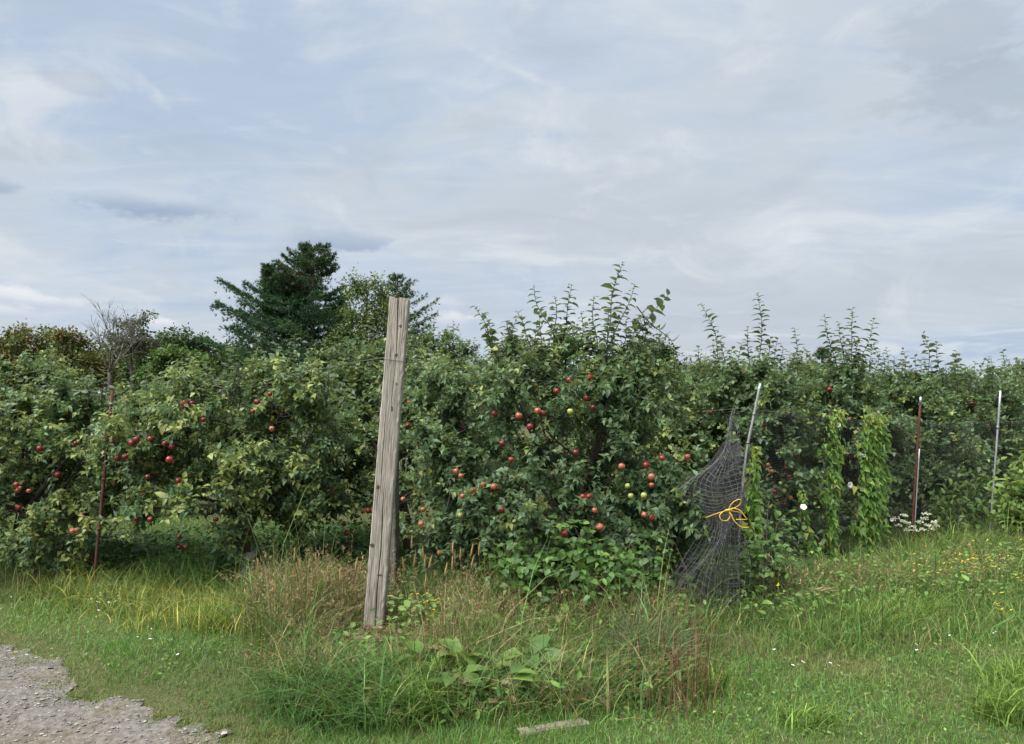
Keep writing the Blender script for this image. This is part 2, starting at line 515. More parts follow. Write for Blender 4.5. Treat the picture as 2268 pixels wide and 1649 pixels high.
rng = np.random.default_rng(5)
N = 32000
x = rng.uniform(-5, 1.0, N); y = 2.6 + 3.2 * rng.random(N)
k = road_mask(x, y) & (rng.random(N) < .72 + .4 * vnoise(x, y, 3, 31)); x, y = x[k], y[k]; N = len(x)
r = np.exp(rng.normal(math.log(.0058), .45, N)).clip(.002, .022)
ico = np.array([(0, 0, 1), (.9, 0, .2), (.28, .86, .25), (-.73, .53, .2), (-.73, -.53, .25), (.28, -.86, .2), (.3, .3, -.6), (-.4, 0, -.6), (.2, -.4, -.6)])
icf = np.array([(0, 1, 2), (0, 2, 3), (0, 3, 4), (0, 4, 5), (0, 5, 1), (1, 6, 2), (2, 7, 3), (3, 7, 4), (4, 8, 5), (5, 8, 1)])
J = ico[None] * rng.uniform(.7, 1.3, (N, 9, 1)) * np.stack([r, r * rng.uniform(.6, 1, N), r * rng.uniform(.35, .7, N)], -1)[:, None]
th = rng.uniform(0, 6.28, N); c_, s_ = np.cos(th)[:, None], np.sin(th)[:, None]
V = np.stack([J[..., 0] * c_ - J[..., 1] * s_, J[..., 0] * s_ + J[..., 1] * c_, J[..., 2]], -1) + np.stack([x, y, gz(x, y) + .013 + r * .15], -1)[:, None]
F = (icf[None] + (np.arange(N) * 9)[:, None, None]).reshape(-1, 3)
base = np.array([(.22, .22, .225), (.155, .15, .145), (.31, .295, .27), (.22, .175, .13), (.09, .09, .097)])[rng.choice(5, N, p=[.36, .26, .16, .14, .08])]
col = np.repeat(base * np.exp(rng.normal(0, .15, (N, 1))), 9, 0)
M_STONE = leaf_mat('stone', .85, 0.0, 0, spec=.25)
g = mesh('gravel', V.reshape(-1, 3), F, M_STONE, col=col, smooth=False, kind='stuff'); g['label'] = 'loose grey pebbles on the track'


# ------------------------------------------------------------------ apple trees
def leaf_variants(name, cols, mat, L=1.0, W=.56, fold=(.25, .55), curl=(.05, .4), T=LT, S=LS, seed=1):
    r = np.random.default_rng(seed); out = []
    for c in cols:
        V, F = leaves(np.zeros((1, 3)), np.array([[0, 1., 0]]), np.array([[0, 0, 1.]]), L, W, r.uniform(*fold), r.uniform(*curl), T, S)
        out.append(mesh_data(name, V, F, mat, np.array(c)[None]))
    return out


AP_DARK, AP_MID, AP_YEL, AP_OLD = (.060, .126, .058), (.112, .196, .084), (.27, .31, .075), (.20, .12, .04)
V_APPLE = leaf_variants('leaf', [(.046, .096, .045), (.06, .115, .05), (.078, .138, .056), (.095, .16, .062), (.054, .11, .054), (.15, .20, .062), (.26, .29, .07)], M_APPLE_LEAF)
V_SHOOT = leaf_variants('leaf', [(.05, .085, .036), (.06, .10, .038), (.08, .12, .042), (.07, .105, .045)], M_APPLE_LEAF, W=.64, curl=(.2, .6), seed=3)


def place(pos, d, n, L):
    d = d / np.linalg.norm(d); n = n - n.dot(d) * d; n = n / max(np.linalg.norm(n), 1e-6)
    x = np.cross(d, n)
    M = Matrix(((x[0] * L, d[0] * L, n[0] * L, pos[0]), (x[1] * L, d[1] * L, n[1] * L, pos[1]), (x[2] * L, d[2] * L, n[2] * L, pos[2]), (0, 0, 0, 1)))
    return M


def apple_mesh(name, c_sun, c_mid, c_pale, k):
    m, nt, b, out = new_mat(name)
    N, L = nt.nodes.new, nt.links.new
    tc = N('ShaderNodeTexCoord'); oi = N('ShaderNodeObjectInfo')
    mp = N('ShaderNodeMapping'); L(tc.outputs['Object'], mp.inputs[0]); mp.inputs['Scale'].default_value = (1, 1, .3)
    ad = N('ShaderNodeVectorMath'); ad.operation = 'ADD'; L(mp.outputs[0], ad.inputs[0])
    sc = N('ShaderNodeMath'); sc.operation = 'MULTIPLY'; sc.inputs[1].default_value = 7; L(oi.outputs['Random'], sc.inputs[0]); L(sc.outputs[0], ad.inputs[1])
    no = N('ShaderNodeTexNoise'); L(ad.outputs[0], no.inputs['Vector']); no.inputs['Scale'].default_value = 1.6; no.inputs['Detail'].default_value = 5
    rp = N('ShaderNodeValToRGB'); L(no.outputs[0], rp.inputs[0]); e = rp.color_ramp.elements
    e[0].position = k - .16; e[0].color = (*c_sun, 1); e[1].position = k + .16; e[1].color = (*c_pale, 1)
    q = e.new(k); q.color = (*c_mid, 1)
    L(rp.outputs[0], b.inputs['Base Color']); b.inputs['Roughness'].default_value = .32
    prof = [(.02, .62), (.10, .70), (.30, .88), (.55, .93), (.80, .74), (.97, .32), (1.0, .0), (.92, -.36), (.74, -.70), (.50, -.90), (.28, -.95), (.10, -.86), (.01, -.82)]
    S = 14
    V = np.array([(r_ * math.cos(2 * math.pi * i / S), r_ * math.sin(2 * math.pi * i / S), z_ * .92 + (.03 * math.cos(5 * 2 * math.pi * i / S) if z_ < -.8 else 0)) for r_, z_ in prof for i in range(S)])
    F = []
    for a in range(len(prof) - 1):
        for i in range(S):
            j = (i + 1) % S
            F += [(a * S + i, (a + 1) * S + i, (a + 1) * S + j), (a * S + i, (a + 1) * S + j, a * S + j)]
    return mesh_data('apple', V, np.array(F)[:, ::-1], m)


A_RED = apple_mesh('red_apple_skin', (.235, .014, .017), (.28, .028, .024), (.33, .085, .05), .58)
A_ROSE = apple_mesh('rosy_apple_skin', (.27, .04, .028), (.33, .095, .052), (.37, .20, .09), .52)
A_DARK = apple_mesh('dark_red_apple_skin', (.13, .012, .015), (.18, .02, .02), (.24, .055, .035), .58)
A_GREEN = apple_mesh('green_apple_skin', (.46, .30, .08), (.36, .36, .085), (.30, .36, .08), .40)
APPLES = {'r': (A_RED, 'bright red apple'), 'o': (A_ROSE, 'rosy orange red apple'), 'd': (A_DARK, 'dark red apple half hidden by leaves'), 'g': (A_GREEN, 'green yellow apple')}
ST_V, ST_F = tubes(np.array([(0, 0, .55), (.05, 0, .9), (.16, .02, 1.25)]), np.array([.06, .05, .06]), 4)
ME_STALK = mesh_data('stalk', ST_V, ST_F, M_TWIG)
N_LEAVES = [0]


def crown_twigs(limb_pts, lobes, nb, nt, rng, up=.22):
    """branches from the limbs to points in the lobes, twigs on the branches"""
    C = np.array([l[0] for l in lobes]); Rr = np.array([l[1] for l in lobes])
    w = np.prod(Rr, 1) ** .75; w /= w.sum()
    li = rng.choice(len(lobes), nb, p=w)
    u = nrm(rng.normal(size=(nb, 3))); u[:, 2] = np.where(u[:, 2] < -.75, -u[:, 2], u[:, 2])
    rad = np.where(rng.random(nb) < .2, rng.uniform(.35, .75, nb), rng.uniform(.78, 1.06, nb))
    tip = C[li] + u * Rr[li] * rad[:, None]
    tip[:, 2] = np.maximum(tip[:, 2], .12)
    D = np.linalg.norm(tip[:, None] - limb_pts[None], axis=2) + rng.uniform(0, .3, (nb, len(limb_pts)))
    st = limb_pts[D.argmin(1)]
    K = 6; t = np.linspace(0, 1, K)
    B = st[:, None] * (1 - t)[None, :, None] + tip[:, None] * t[None, :, None]
    L = np.linalg.norm(tip - st, axis=1)
    sag = rng.normal(.05, .10, nb)[:, None] * L[:, None] * np.sin(np.pi * t)[None]
    B[..., 2] += sag
    B += rng.normal(0, .012, B.shape) * np.sin(np.pi * t)[None, :, None]
    bd = nrm(B[:, -1] - B[:, -3])
    # twigs
    bi = np.repeat(np.arange(nb), nt); n = len(bi)
    f = rng.uniform(.30, 1.0, n) ** .8
    q = f * (K - 1); i0 = np.minimum(q.astype(int), K - 2); fr = (q - i0)[:, None]
    p0 = B[bi, i0] * (1 - fr) + B[bi, i0 + 1] * fr
    out = nrm(tip[bi] - C[li[bi]])
    td = nrm(bd[bi] * .45 + out * .35 + rng.normal(0, .6, (n, 3)) + np.array([0, 0, up]))
    tl = rng.uniform(.13, .34, n)
    hi = tip[:, 2] > np.quantile(tip[:, 2], .72)
    nu_ = int(hi.sum() * 2.2)
    pick = rng.choice(np.where(hi)[0], nu_)
    p1 = tip[pick] + rng.normal(0, .07, (nu_, 3)) - (0, 0, .05)
    d1 = nrm(rng.normal(0, .22, (nu_, 3)) + np.array([0, 0, 1.]))
    l1 = rng.uniform(.14, .40, nu_)
    return B, np.vstack([p0, p1]), np.vstack([td, d1]), np.concatenate([tl, l1])


def leaf_set(p0, td, tl, nl, rng, LL, droop=.12):
    n = len(p0)
    ti = np.repeat(np.arange(n), nl); m = len(ti)
    s = np.tile(np.linspace(.08, 1, nl), n) + rng.normal(0, .04, m)
    pos = p0[ti] + td[ti] * (tl[ti] * s)[:, None]
    pos[:, 2] -= .25 * tl[ti] * s ** 2 * .5
    az = np.tile(np.arange(nl) * 2.4, n) + rng.uniform(0, 6.28, n)[ti]
    a = nrm(np.cross(td, np.array([.3, .2, 1.0]))); b = np.cross(td, a)
    rad = a[ti] * np.cos(az)[:, None] + b[ti] * np.sin(az)[:, None]
    d = nrm(td[ti] * .5 + rad * .9 + rng.normal(0, .2, (m, 3)) + np.array([0, 0, -droop]))
    nn = np.array([0, 0, 1.0]) + rng.normal(0, .42, (m, 3)) + td[ti] * .25
    L = LL * np.exp(rng.normal(0, .20, m))
    return pos, d, nn, L, ti


def apple_tree(label, base, lobes, nb=62, nt=15, nl=14, seed=1, yellow=.08, fork=.55, LL=.068, apples=(), shoots=(), depth=None,
               leafparts=0, whitewash=False, sub=True, simple=False, trunk_r=.055, group=None, extra_tubes=(), dull=1.0):
    rng = np.random.default_rng(seed)
    bx, by = base; bz = float(gz(bx, by))
    root = thing('apple_tree', label, 'apple tree', (bx, by, bz), group)
    lob = [(P(vx, vy, d), np.array([rxp * d / FPX, ry, rzp * d / FPX])) for (vx, vy, d, rxp, rzp, ry) in lobes]
    # trunk
    fk = np.array([bx + rng.normal(0, .05), by + rng.normal(0, .05), bz + fork])
    tp = spline([(bx, by, bz - .05), (bx + rng.normal(0, .02), by, bz + fork * .5), fk, fk + (0, 0, .2)], 9)
    tr_ = np.linspace(trunk_r * 1.15, trunk_r * .7, 9); tr_[0] *= 1.3
    V, F = tubes(tp, tr_, 10); V += rng.normal(0, .004, V.shape)
    trunk = mesh('trunk', V, F, M_BARK, root)
    if whitewash:
        z0 = spline([(bx, by, bz - .04), (bx + .005, by, bz + .09), (bx + .01, by, bz + .23)], 5)
        V, F = tubes(z0, np.array([trunk_r * 1.75, trunk_r * 1.5, trunk_r * 1.35, trunk_r * 1.28, trunk_r * 1.22]), 12); V += rng.normal(0, .003, V.shape)
        w = mesh('whitewash', V, F, M_WHITEWASH, trunk)
    # limbs
    limbs, pts = [], []
    for c, r_ in lob:
        for j in range(2):
            e = c + np.clip(rng.normal(0, .3, 3), -.45, .45) * r_
            e[2] = max(e[2], fk[2] + .05)
            q = spline([fk, fk * .55 + e * .45 + np.array([0, 0, -.06]) + rng.normal(0, .05, 3), e], 9)
            limbs.append((q, np.linspace(trunk_r * .55, trunk_r * .09, 9))); pts.append(q[2:])
    pts = np.concatenate(pts)
    lp = [tubes(q, r_, 6) for q, r_ in limbs]
    for q, r_ in extra_tubes: lp.append(tubes(q, r_, 6))
    B, p0, td, tl = crown_twigs(pts, lob, nb, nt, rng)
    lp.append(tubes(B, np.linspace(.011, .0035, 6)[None].repeat(len(B), 0), 4, False))
    tw = np.stack([p0, p0 + td * tl[:, None] * .55 - np.array([0, 0, .01]), p0 + td * tl[:, None] - (tl * .12)[:, None] * np.array([0, 0, 1.])], 1)
    if simple: tw = tw[:, ::2]
    lp.append(tubes(tw, np.linspace(.0032, .0014, tw.shape[1])[None].repeat(len(tw), 0), 3, False))
    V, F = join(lp)
    mesh('branches', V, F, M_TWIG, root)
    pos, d, nn, L, ti = leaf_set(p0, td, tl, nl, rng, LL)
    keep = pos[:, 2] > .05
    # apples at the outside of the crown
    cam0 = np.array([0, 0, HC])
    spots = []
    for (vx, vy, kind) in apples:
        r = ray(vx, vy); r = r / r[1]
        best = None
        for c, R_ in lob:
            o = (cam0 - c) / R_; dd = r / R_
            A_, B_, C_ = dd.dot(dd), 2 * o.dot(dd), o.dot(o) - 1
            disc = B_ * B_ - 4 * A_ * C_
            if disc > 0:
                t = (-B_ - math.sqrt(disc)) / (2 * A_)
                best = t if best is None else min(best, t)
        if best is None: best = depth or lobes[0][2]
        p = cam0 + r * (best + {'d': .10, 'o': .05, 'g': .06, 'r': .035}[kind])
        spots.append((p, kind))
        away = cam0 - p; away = away / np.linalg.norm(away)
        rel = pos - p; t = rel @ away
        dist = np.linalg.norm(rel - np.clip(t, -.02, .16)[:, None] * away, axis=1)
        keep &= dist > {'d': 0, 'o': .016, 'g': .02, 'r': .026}[kind]
    pos, d, nn, L, ti = pos[keep], d[keep], nn[keep], L[keep], ti[keep]
    m = len(pos)
    # colours: twigs share a tone, single leaves vary; some twigs run yellow
    nT = len(p0)
    tone = rng.random(nT); patch = .5 + .5 * np.sin(p0[:, 0] * 3.1 + seed) * np.sin(p0[:, 2] * 3.7 + seed * 2) * np.sin(p0[:, 1] * 2.3)
    mixv = np.clip(tone[ti] * .6 + rng.random(m) * .5, 0, 1)[:, None]
    col = np.array(AP_DARK) * (1 - mixv) + np.array(AP_MID) * mixv
    yl = (rng.random(m) < yellow * .4) | (tone[ti] > 1 - yellow * 1.3 * patch[ti] * 2)
    ymix = np.where(yl, rng.uniform(.35, 1, m), rng.uniform(0, .12, m))[:, None]
    col = col * (1 - ymix) + np.array(AP_YEL) * ymix
    old = rng.random(m) < .006
    col[old] = AP_OLD
    col *= np.exp(rng.normal(0, .14, (m, 1))) * dull
    crown = None
    order = np.arange(m)
    if leafparts:
        dc = np.linalg.norm(pos - cam0, axis=1)
        sel = np.argsort(dc)[:leafparts * 3]
        sel = rng.choice(sel, leafparts, replace=False)
        mask = np.ones(m, bool); mask[sel] = False
    else:
        mask = np.ones(m, bool)
    V, F = leaves4(pos[mask], d[mask], nn[mask], L[mask], L[mask] * rng.uniform(.54, .68, mask.sum()), rng.uniform(.2, .6, mask.sum()), rng.uniform(.05, .4, mask.sum()))
    per = 5
    if simple:
        V, F = leaves2(pos, d, nn, L, L * .62); per = 4
    crown = mesh('crown', V, F, M_APPLE_LEAF, root, np.repeat(col[mask], per, 0)); crown['kind'] = 'stuff'
    N_LEAVES[0] += mask.sum()
    if leafparts:
        for i in sel:
            j = 6 if ymix[i] > .6 else (5 if ymix[i] > .3 else rng.integers(0, 5))
            link('leaf', V_APPLE[j], crown, place(pos[i], d[i], nn[i], L[i]))
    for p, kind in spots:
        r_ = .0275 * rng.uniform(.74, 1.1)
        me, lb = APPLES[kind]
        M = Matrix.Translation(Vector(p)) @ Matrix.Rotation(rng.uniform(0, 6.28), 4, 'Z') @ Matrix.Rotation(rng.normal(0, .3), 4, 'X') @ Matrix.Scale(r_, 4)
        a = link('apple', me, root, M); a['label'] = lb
        s_ = link('stalk', ME_STALK, a)
    # upright shoots above the crown
    for (bxv, byv, txv, tyv, dd, nlv, bend) in shoots:
        a, b = P(bxv, byv, dd), P(txv, tyv, dd + rng.normal(0, .06))
        a0 = a + (a - b) * .5
        mid = (a + b) / 2 + np.array([bend + rng.normal(0, .022), rng.normal(0, .03), 0])
        q = spline([a0, a, mid, b], 14)
        ln = np.linalg.norm(b - a0)
        V, F = tubes(q, np.linspace(.0062, .0018, 14), 5)
        sh = mesh('shoot', V, F, M_TWIG, root)
        nlv = int(nlv * 1.95)
        for j in range(nlv):
            t = .10 + .90 * (j + .6) / nlv
            i0 = min(int(t * 13), 12); f = t * 13 - i0
            pp = q[i0] * (1 - f) + q[i0 + 1] * f
            tg = q[i0 + 1] - q[i0]; tg /= np.linalg.norm(tg)
            az = j * 2.4 + rng.normal(0, .3)
            rv = np.array([math.cos(az), math.sin(az), 0]); rv -= rv.dot(tg) * tg; rv /= np.linalg.norm(rv)
            e = .15 + .45 * t
            dv = rv + tg * e * rng.uniform(.5, 1.1)
            nv = tg + rng.normal(0, .25, 3) - rv * .3
            ls = (.118 if ln > .62 else .086) * (1 - .45 * max(0, t - .75) / .25) * rng.uniform(.8, 1.15)
            if sub:
                link('leaf', V_SHOOT[rng.integers(0, 4)], sh, place(pp, dv, nv, ls))
    return root


def xy(vx, vy):
    p = G(vx, vy); return (float(p[0]), float(p[1]))


def xyd(vx, d):
    return ((vx - 1134) / FPX * d, d)


def auto(x0, x1, yb, h0, h1, d, n, seed):
    r = np.random.default_rng(seed); out = []
    for k in range(n):
        x_ = x0 + (x1 - x0) * (k + r.uniform(.1, .9)) / n; hh = r.uniform(h0, h1); y0 = yb + r.uniform(-8, 14)
        out.append((x_, y0, x_ + r.normal(0, .16) * hh, y0 - hh, d + r.normal(0, .15), max(5, int(hh / 7.5)), r.normal(0, .015)))
    return out


apD = [(1186, 763, 'd'), (1306, 836, 'r'), (1261, 843, 'd'), (1233, 867, 'r'), (1299, 883, 'd'), (1314, 903, 'd'), (1191, 911, 'o'), (1202, 916, 'd'), (1149, 922, 'o'),
       (1096, 917, 'd'), (1174, 946, 'd'), (1112, 983, 'd'), (1132, 1019, 'r'), (1466, 1015, 'r'), (1010, 1045, 'o'), (1021, 1055, 'o'), (1070, 1074, 'o'), (1094, 1079, 'o'),
       (1048, 1088, 'o'), (1443, 1057, 'o'), (1443, 1075, 'o'), (1390, 1077, 'g'), (1377, 1034, 'o'), (1431, 1031, 'd'), (1397, 1099, 'g'), (1426, 1098, 'g'), (1290, 1101, 'r'),
       (1304, 1100, 'r'), (1263, 912, 'g'), (937, 1129, 'o'), (933, 1162, 'o'), (958, 1223, 'o'), (974, 1225, 'o'), (1025, 1100, 'o'), (1250, 1181, 'r'), (1317, 1131, 'o'),
       (1329, 1168, 'o'), (1444, 1147, 'r'), (1427, 1141, 'o'), (1522, 1013, 'o'), (893, 1106, 'o'), (1020, 1142, 'g'), (1275, 1003, 'd'), (1112, 1130, 'd')]
shD = [(1218, 722, 1182, 632, 6.7, 13, -.03), (1227, 735, 1229, 656, 6.6, 11, .02), (1256, 749, 1266, 632, 6.7, 15, .02), (1352, 716, 1380, 581, 6.7, 17, .02),
       (1371, 715, 1406, 630, 6.6, 12, .02), (1322, 749, 1316, 656, 6.6, 13, -.02), (1419, 732, 1481, 653, 6.7, 11, .03), (1086, 770, 1050, 677, 6.5, 11, .02),
       (1165, 742, 1144, 689, 6.6, 8, -.01), (1134, 752, 1122, 711, 6.5, 7, -.01), (1440, 716, 1500, 790, 6.6, 11, .06), (1290, 760, 1287, 690, 6.8, 9, 0), (1345, 770, 1348, 690, 6.5, 10, 0),
       (1200, 760, 1196, 690, 6.8, 10, .02), (1400, 770, 1420, 700, 6.6, 9, .0), (1110, 800, 1085, 735, 6.5, 8, -.02)] + auto(1080, 1460, 790, 45, 95, 6.7, 16, 1)
arm = [(spline([P(1200, 1010, 6.6), P(1139, 886, 6.45), P(1108, 810, 6.5), P(1093, 765, 6.5), P(1075, 730, 6.5)], 12), np.linspace(.010, .004, 12)),
       (spline([P(1260, 1000, 6.6), P(1215, 960, 6.4), P(1185, 925, 6.35)], 8), np.linspace(.008, .003, 8)),
       (spline([P(1330, 900, 6.6), P(1350, 830, 6.5), P(1362, 760, 6.6)], 8), np.linspace(.008, .003, 8))]
apple_tree('large apple tree with tall leafy shoots between the wooden post and bundled net', xyd(1255, 6.75),
           [(1215, 1000, 6.7, 250, 190, .95), (1230, 1140, 6.6, 300, 120, 1.0), (1265, 862, 6.75, 180, 92, .75), (1400, 1050, 6.6, 130, 170, .75), (1010, 1100, 6.5, 120, 125, .7), (1120, 885, 6.6, 100, 75, .5), (1385, 820, 6.8, 80, 70, .5), (1000, 960, 7.0, 110, 110, .6), (1100, 1200, 6.5, 150, 60, .7), (1350, 1200, 6.5, 150, 70, .7)],
           nb=150, nt=18, nl=15, seed=11, yellow=.05, apples=apD, shoots=shD, leafparts=300, LL=.056, extra_tubes=arm)

apA = [(406, 893, 'o'), (416, 891, 'r'), (426, 894, 'o'), (412, 901, 'd'), (569, 891, 'd'), (560, 912, 'd'), (598, 873, 'd'), (292, 982, 'd'), (302, 974, 'o'), (333, 973, 'd'), (365, 983, 'r'),
       (380, 990, 'd'), (375, 1019, 'r'), (260, 1016, 'r'), (277, 1012, 'd'), (395, 1065, 'd'), (397, 1213, 'r'), (411, 1213, 'd'), (397, 1189, 'd'), (478, 1151, 'd'), (301, 1150, 'd'), (602, 950, 'o'),
       (731, 1084, 'd'), (333, 1151, 'o'), (327, 1057, 'd'), (248, 980, 'd'), (450, 930, 'd')]
apple_tree('apple tree with whitewashed trunk foot standing in the grass beside the rusty fence rod', xyd(553, 7.1),
           [(500, 1010, 7.0, 210, 150, .9), (590, 895, 7.2, 140, 80, .7), (628, 820, 7.2, 62, 55, .42), (380, 975, 7.1, 150, 95, .7), (680, 990, 7.5, 110, 150, .7), (410, 1120, 6.8, 120, 75, .6), (560, 1080, 6.9, 130, 70, .6), (290, 1020, 7.0, 90, 110, .5), (400, 1190, 7.0, 70, 45, .4), (560, 1170, 7.2, 90, 50, .5), (700, 1090, 7.7, 110, 55, .6), (250, 1140, 7.2, 80, 60, .4)],
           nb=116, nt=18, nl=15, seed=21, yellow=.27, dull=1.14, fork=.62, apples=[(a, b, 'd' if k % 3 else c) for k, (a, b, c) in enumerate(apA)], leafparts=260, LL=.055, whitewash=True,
           shoots=[(640, 800, 652, 740, 7.1, 9, .02), (505, 820, 511, 768, 7.1, 7, 0), (470, 850, 452, 800, 7, 7, 0), (600, 820, 612, 765, 7.2, 8, 0), (380, 860, 372, 815, 7.1, 6, 0), (560, 830, 556, 780, 7.1, 7, 0), (430, 870, 436, 820, 7.1, 7, 0), (680, 850, 690, 790, 7.3, 9, 0), (520, 840, 530, 795, 7, 7, 0), (330, 890, 324, 850, 7.1, 6, 0), (720, 880, 728, 825, 7.4, 8, 0)] + auto(300, 760, 870, 30, 75, 7.2, 16, 6))
apB = [(96, 895, 'd'), (36, 1074, 'r'), (45, 1082, 'd'), (40, 1087, 'r'), (64, 1088, 'o'), (41, 1125, 'r'), (234, 1067, 'o'), (247, 1103, 'o'), (206, 1108, 'o'), (180, 1140, 'o'), (188, 1162, 'o'), (170, 1175, 'o'),
       (161, 1177, 'o'), (88, 994, 'd'), (167, 983, 'd'), (128, 1052, 'd')]
apple_tree('apple tree with yellowing leaves at the edge, low boughs drooping behind the rusty rod', xyd(60, 7.6),
           [(80, 1010, 7.4, 190, 120, .9), (60, 915, 7.8, 160, 80, .8), (85, 850, 7.8, 60, 42, .4), (190, 985, 7.5, 110, 110, .7), (-90, 1000, 7.5, 130, 150, .8), (190, 1150, 7.1, 85, 50, .45), (0, 1130, 7.2, 70, 70, .4), (110, 1200, 7.1, 70, 35, .4), (90, 1110, 7.9, 150, 70, .6)],
           nb=108, nt=18, nl=15, seed=31, dull=1.12, yellow=.30, apples=apB, leafparts=150, LL=.055,
           shoots=[(60, 830, 58, 795, 7.7, 6, 0), (120, 840, 116, 800, 7.7, 6, 0), (180, 870, 190, 825, 7.6, 6, 0), (20, 850, 14, 808, 7.7, 6, 0), (90, 850, 92, 806, 7.7, 6, 0), (230, 890, 236, 845, 7.5, 6, 0), (150, 860, 146, 815, 7.7, 6, 0)] + auto(-20, 270, 870, 25, 60, 7.6, 10, 7))
apC = [(906, 892, 'r'), (822, 1079, 'o'), (816, 1132, 'r'), (803, 1134, 'o'), (762, 1161, 'o'), (768, 1181, 'o'), (772, 1200, 'r'), (759, 1217, 'r'), (770, 1216, 'r'), (903, 943, 'd')]
apple_tree('apple tree growing directly behind the leaning wooden post', xyd(905, 8.2),
           [(840, 960, 8.6, 140, 150, .9), (960, 1000, 8.0, 120, 160, .8), (800, 850, 9.2, 120, 80, .7), (775, 795, 9.2, 62, 48, .45), (925, 805, 8.9, 60, 45, .45), (980, 880, 8.6, 90, 70, .6), (770, 1110, 8.0, 70, 80, .45), (900, 1130, 7.8, 90, 80, .6), (730, 1010, 8.4, 110, 110, .7)],
           simple=True, nb=114, nt=15, nl=14, seed=41, yellow=.20, apples=apC, LL=.060,
           shoots=[(812, 790, 817, 702, 9.2, 13, .0), (748, 800, 752, 745, 9.2, 9, 0), (780, 810, 786, 760, 9.0, 7, 0), (980, 850, 975, 800, 8.6, 8, 0), (920, 850, 926, 790, 8.8, 9, 0)] + auto(730, 1040, 850, 35, 80, 8.8, 12, 8))
apple_tree('apple tree with yellow green leaves in the row behind the large one, beside the net', xyd(1450, 9.2),
           [(1450, 930, 9.0, 130, 105, .8), (1480, 1050, 8.8, 110, 130, .7), (1370, 900, 9.2, 90, 80, .6)],
           simple=True, nb=81, nt=15, nl=14, seed=51, yellow=.34, LL=.060, shoots=[(1500, 850, 1496, 800, 9.0, 8, 0), (1440, 850, 1452, 800, 9, 8, 0)])
apF = [(1575, 914, 'd'), (1689, 940, 'r'), (1712, 931, 'd'), (1735, 909, 'd'), (1667, 1036, 'o'), (1701, 1030, 'o'), (1709, 1045, 'o'), (1742, 1037, 'd'), (1749, 1056, 'r'), (1729, 1071, 'g'), (1716, 1089, 'r'),
       (1737, 1088, 'g'), (1751, 1104, 'o'), (1761, 1009, 'd'), (1689, 1100, 'g'), (1738, 1118, 'd')]
apple_tree('apple tree with two tall shoots rising behind the leaning conduit pole', xyd(1640, 8.9),
           [(1620, 935, 8.8, 140, 90, .8), (1690, 898, 8.9, 110, 65, .6), (1668, 845, 8.8, 52, 48, .4), (1588, 852, 8.7, 48, 46, .4), (1700, 1030, 8.6, 110, 110, .7), (1590, 1060, 8.5, 100, 110, .6), (1720, 1140, 8.6, 100, 70, .5)],
           simple=True, nb=111, nt=15, nl=14, seed=61, yellow=.10, apples=apF, LL=.060,
           shoots=[(1591, 800, 1553, 673, 8.7, 20, .04), (1682, 800, 1678, 650, 8.8, 26, .02), (1765, 800, 1759, 727, 8.8, 12, .01), (1660, 800, 1656, 725, 8.8, 13, 0), (1700, 800, 1707, 745, 8.8, 9, 0), (1720, 810, 1735, 770, 8.8, 8, 0),
                   (1560, 830, 1546, 765, 8.7, 11, 0), (1620, 820, 1622, 768, 8.7, 9, 0)] + auto(1530, 1790, 830, 40, 85, 8.8, 13, 2))
apG = [(1867, 807, 'r'), (1832, 856, 'd'), (1837, 863, 'r'), (1882, 931, 'd'), (1895, 1012, 'd'), (1882, 1013, 'd')]
apple_tree('apple tree topped by a fan of shoots behind the vine-covered net', xyd(1870, 9.8),
           [(1870, 928, 9.7, 120, 90, .8), (1880, 1030, 9.5, 130, 120, .8), (1820, 895, 9.8, 80, 60, .6), (1872, 850, 9.7, 52, 52, .4), (1810, 1100, 9.4, 90, 90, .6)],
           simple=True, nb=99, nt=15, nl=14, seed=71, yellow=.10, apples=apG, LL=.060,
           shoots=[(1848, 790, 1826, 696, 9.6, 15, -.02), (1886, 800, 1888, 683, 9.6, 19, .0), (1901, 805, 1935, 707, 9.6, 15, .03), (1867, 780, 1858, 713, 9.6, 12, 0), (1878, 810, 1868, 740, 9.7, 12, 0), (1895, 815, 1904, 750, 9.6, 12, .01),
                   (1840, 820, 1838, 755, 9.6, 10, 0), (1795, 820, 1788, 775, 9.7, 8, 0)] + auto(1790, 1960, 830, 35, 75, 9.7, 9, 3))
apH = [(1970, 876, 'd'), (1945, 906, 'o'), (1973, 912, 'o'), (1964, 911, 'd'), (1988, 953, 'o'), (2030, 937, 'd'), (2056, 992, 'd'), (2087, 1059, 'o'), (1977, 1059, 'g'), (1994, 1013, 'd'), (2030, 960, 'd')]
apple_tree('apple tree with many short shoots behind the paired rusty fence rod', xyd(2030, 10.4),
           [(2010, 942, 10.3, 130, 85, .9), (2060, 1040, 10.1, 130, 130, .8), (1960, 1030, 10.0, 90, 120, .7), (2090, 908, 10.4, 80, 50, .6), (2050, 862, 10.3, 46, 40, .4), (1985, 872, 10.3, 40, 36, .4)],
           simple=True, nb=99, nt=15, nl=14, seed=81, yellow=.09, apples=apH, LL=.060,
           shoots=[(1962, 835, 1962, 771, 10.2, 11, 0), (2003, 835, 2001, 773, 10.2, 11, 0), (2056, 830, 2045, 737, 10.2, 15, -.01), (2086, 835, 2075, 760, 10.2, 13, -.01), (2120, 850, 2117, 786, 10.3, 10, 0), (1924, 830, 1939, 754, 10.2, 12, .02),
                   (1985, 840, 1981, 790, 10.2, 8, 0), (2030, 840, 2026, 785, 10.2, 9, 0)] + auto(1930, 2130, 850, 35, 75, 10.3, 11, 4))
apI = [(2136, 872, 'o'), (2142, 886, 'o'), (2153, 894, 'd'), (2126, 912, 'o'), (2138, 912, 'o'), (2111, 923, 'o'), (2136, 928, 'd'), (2144, 982, 'o')]
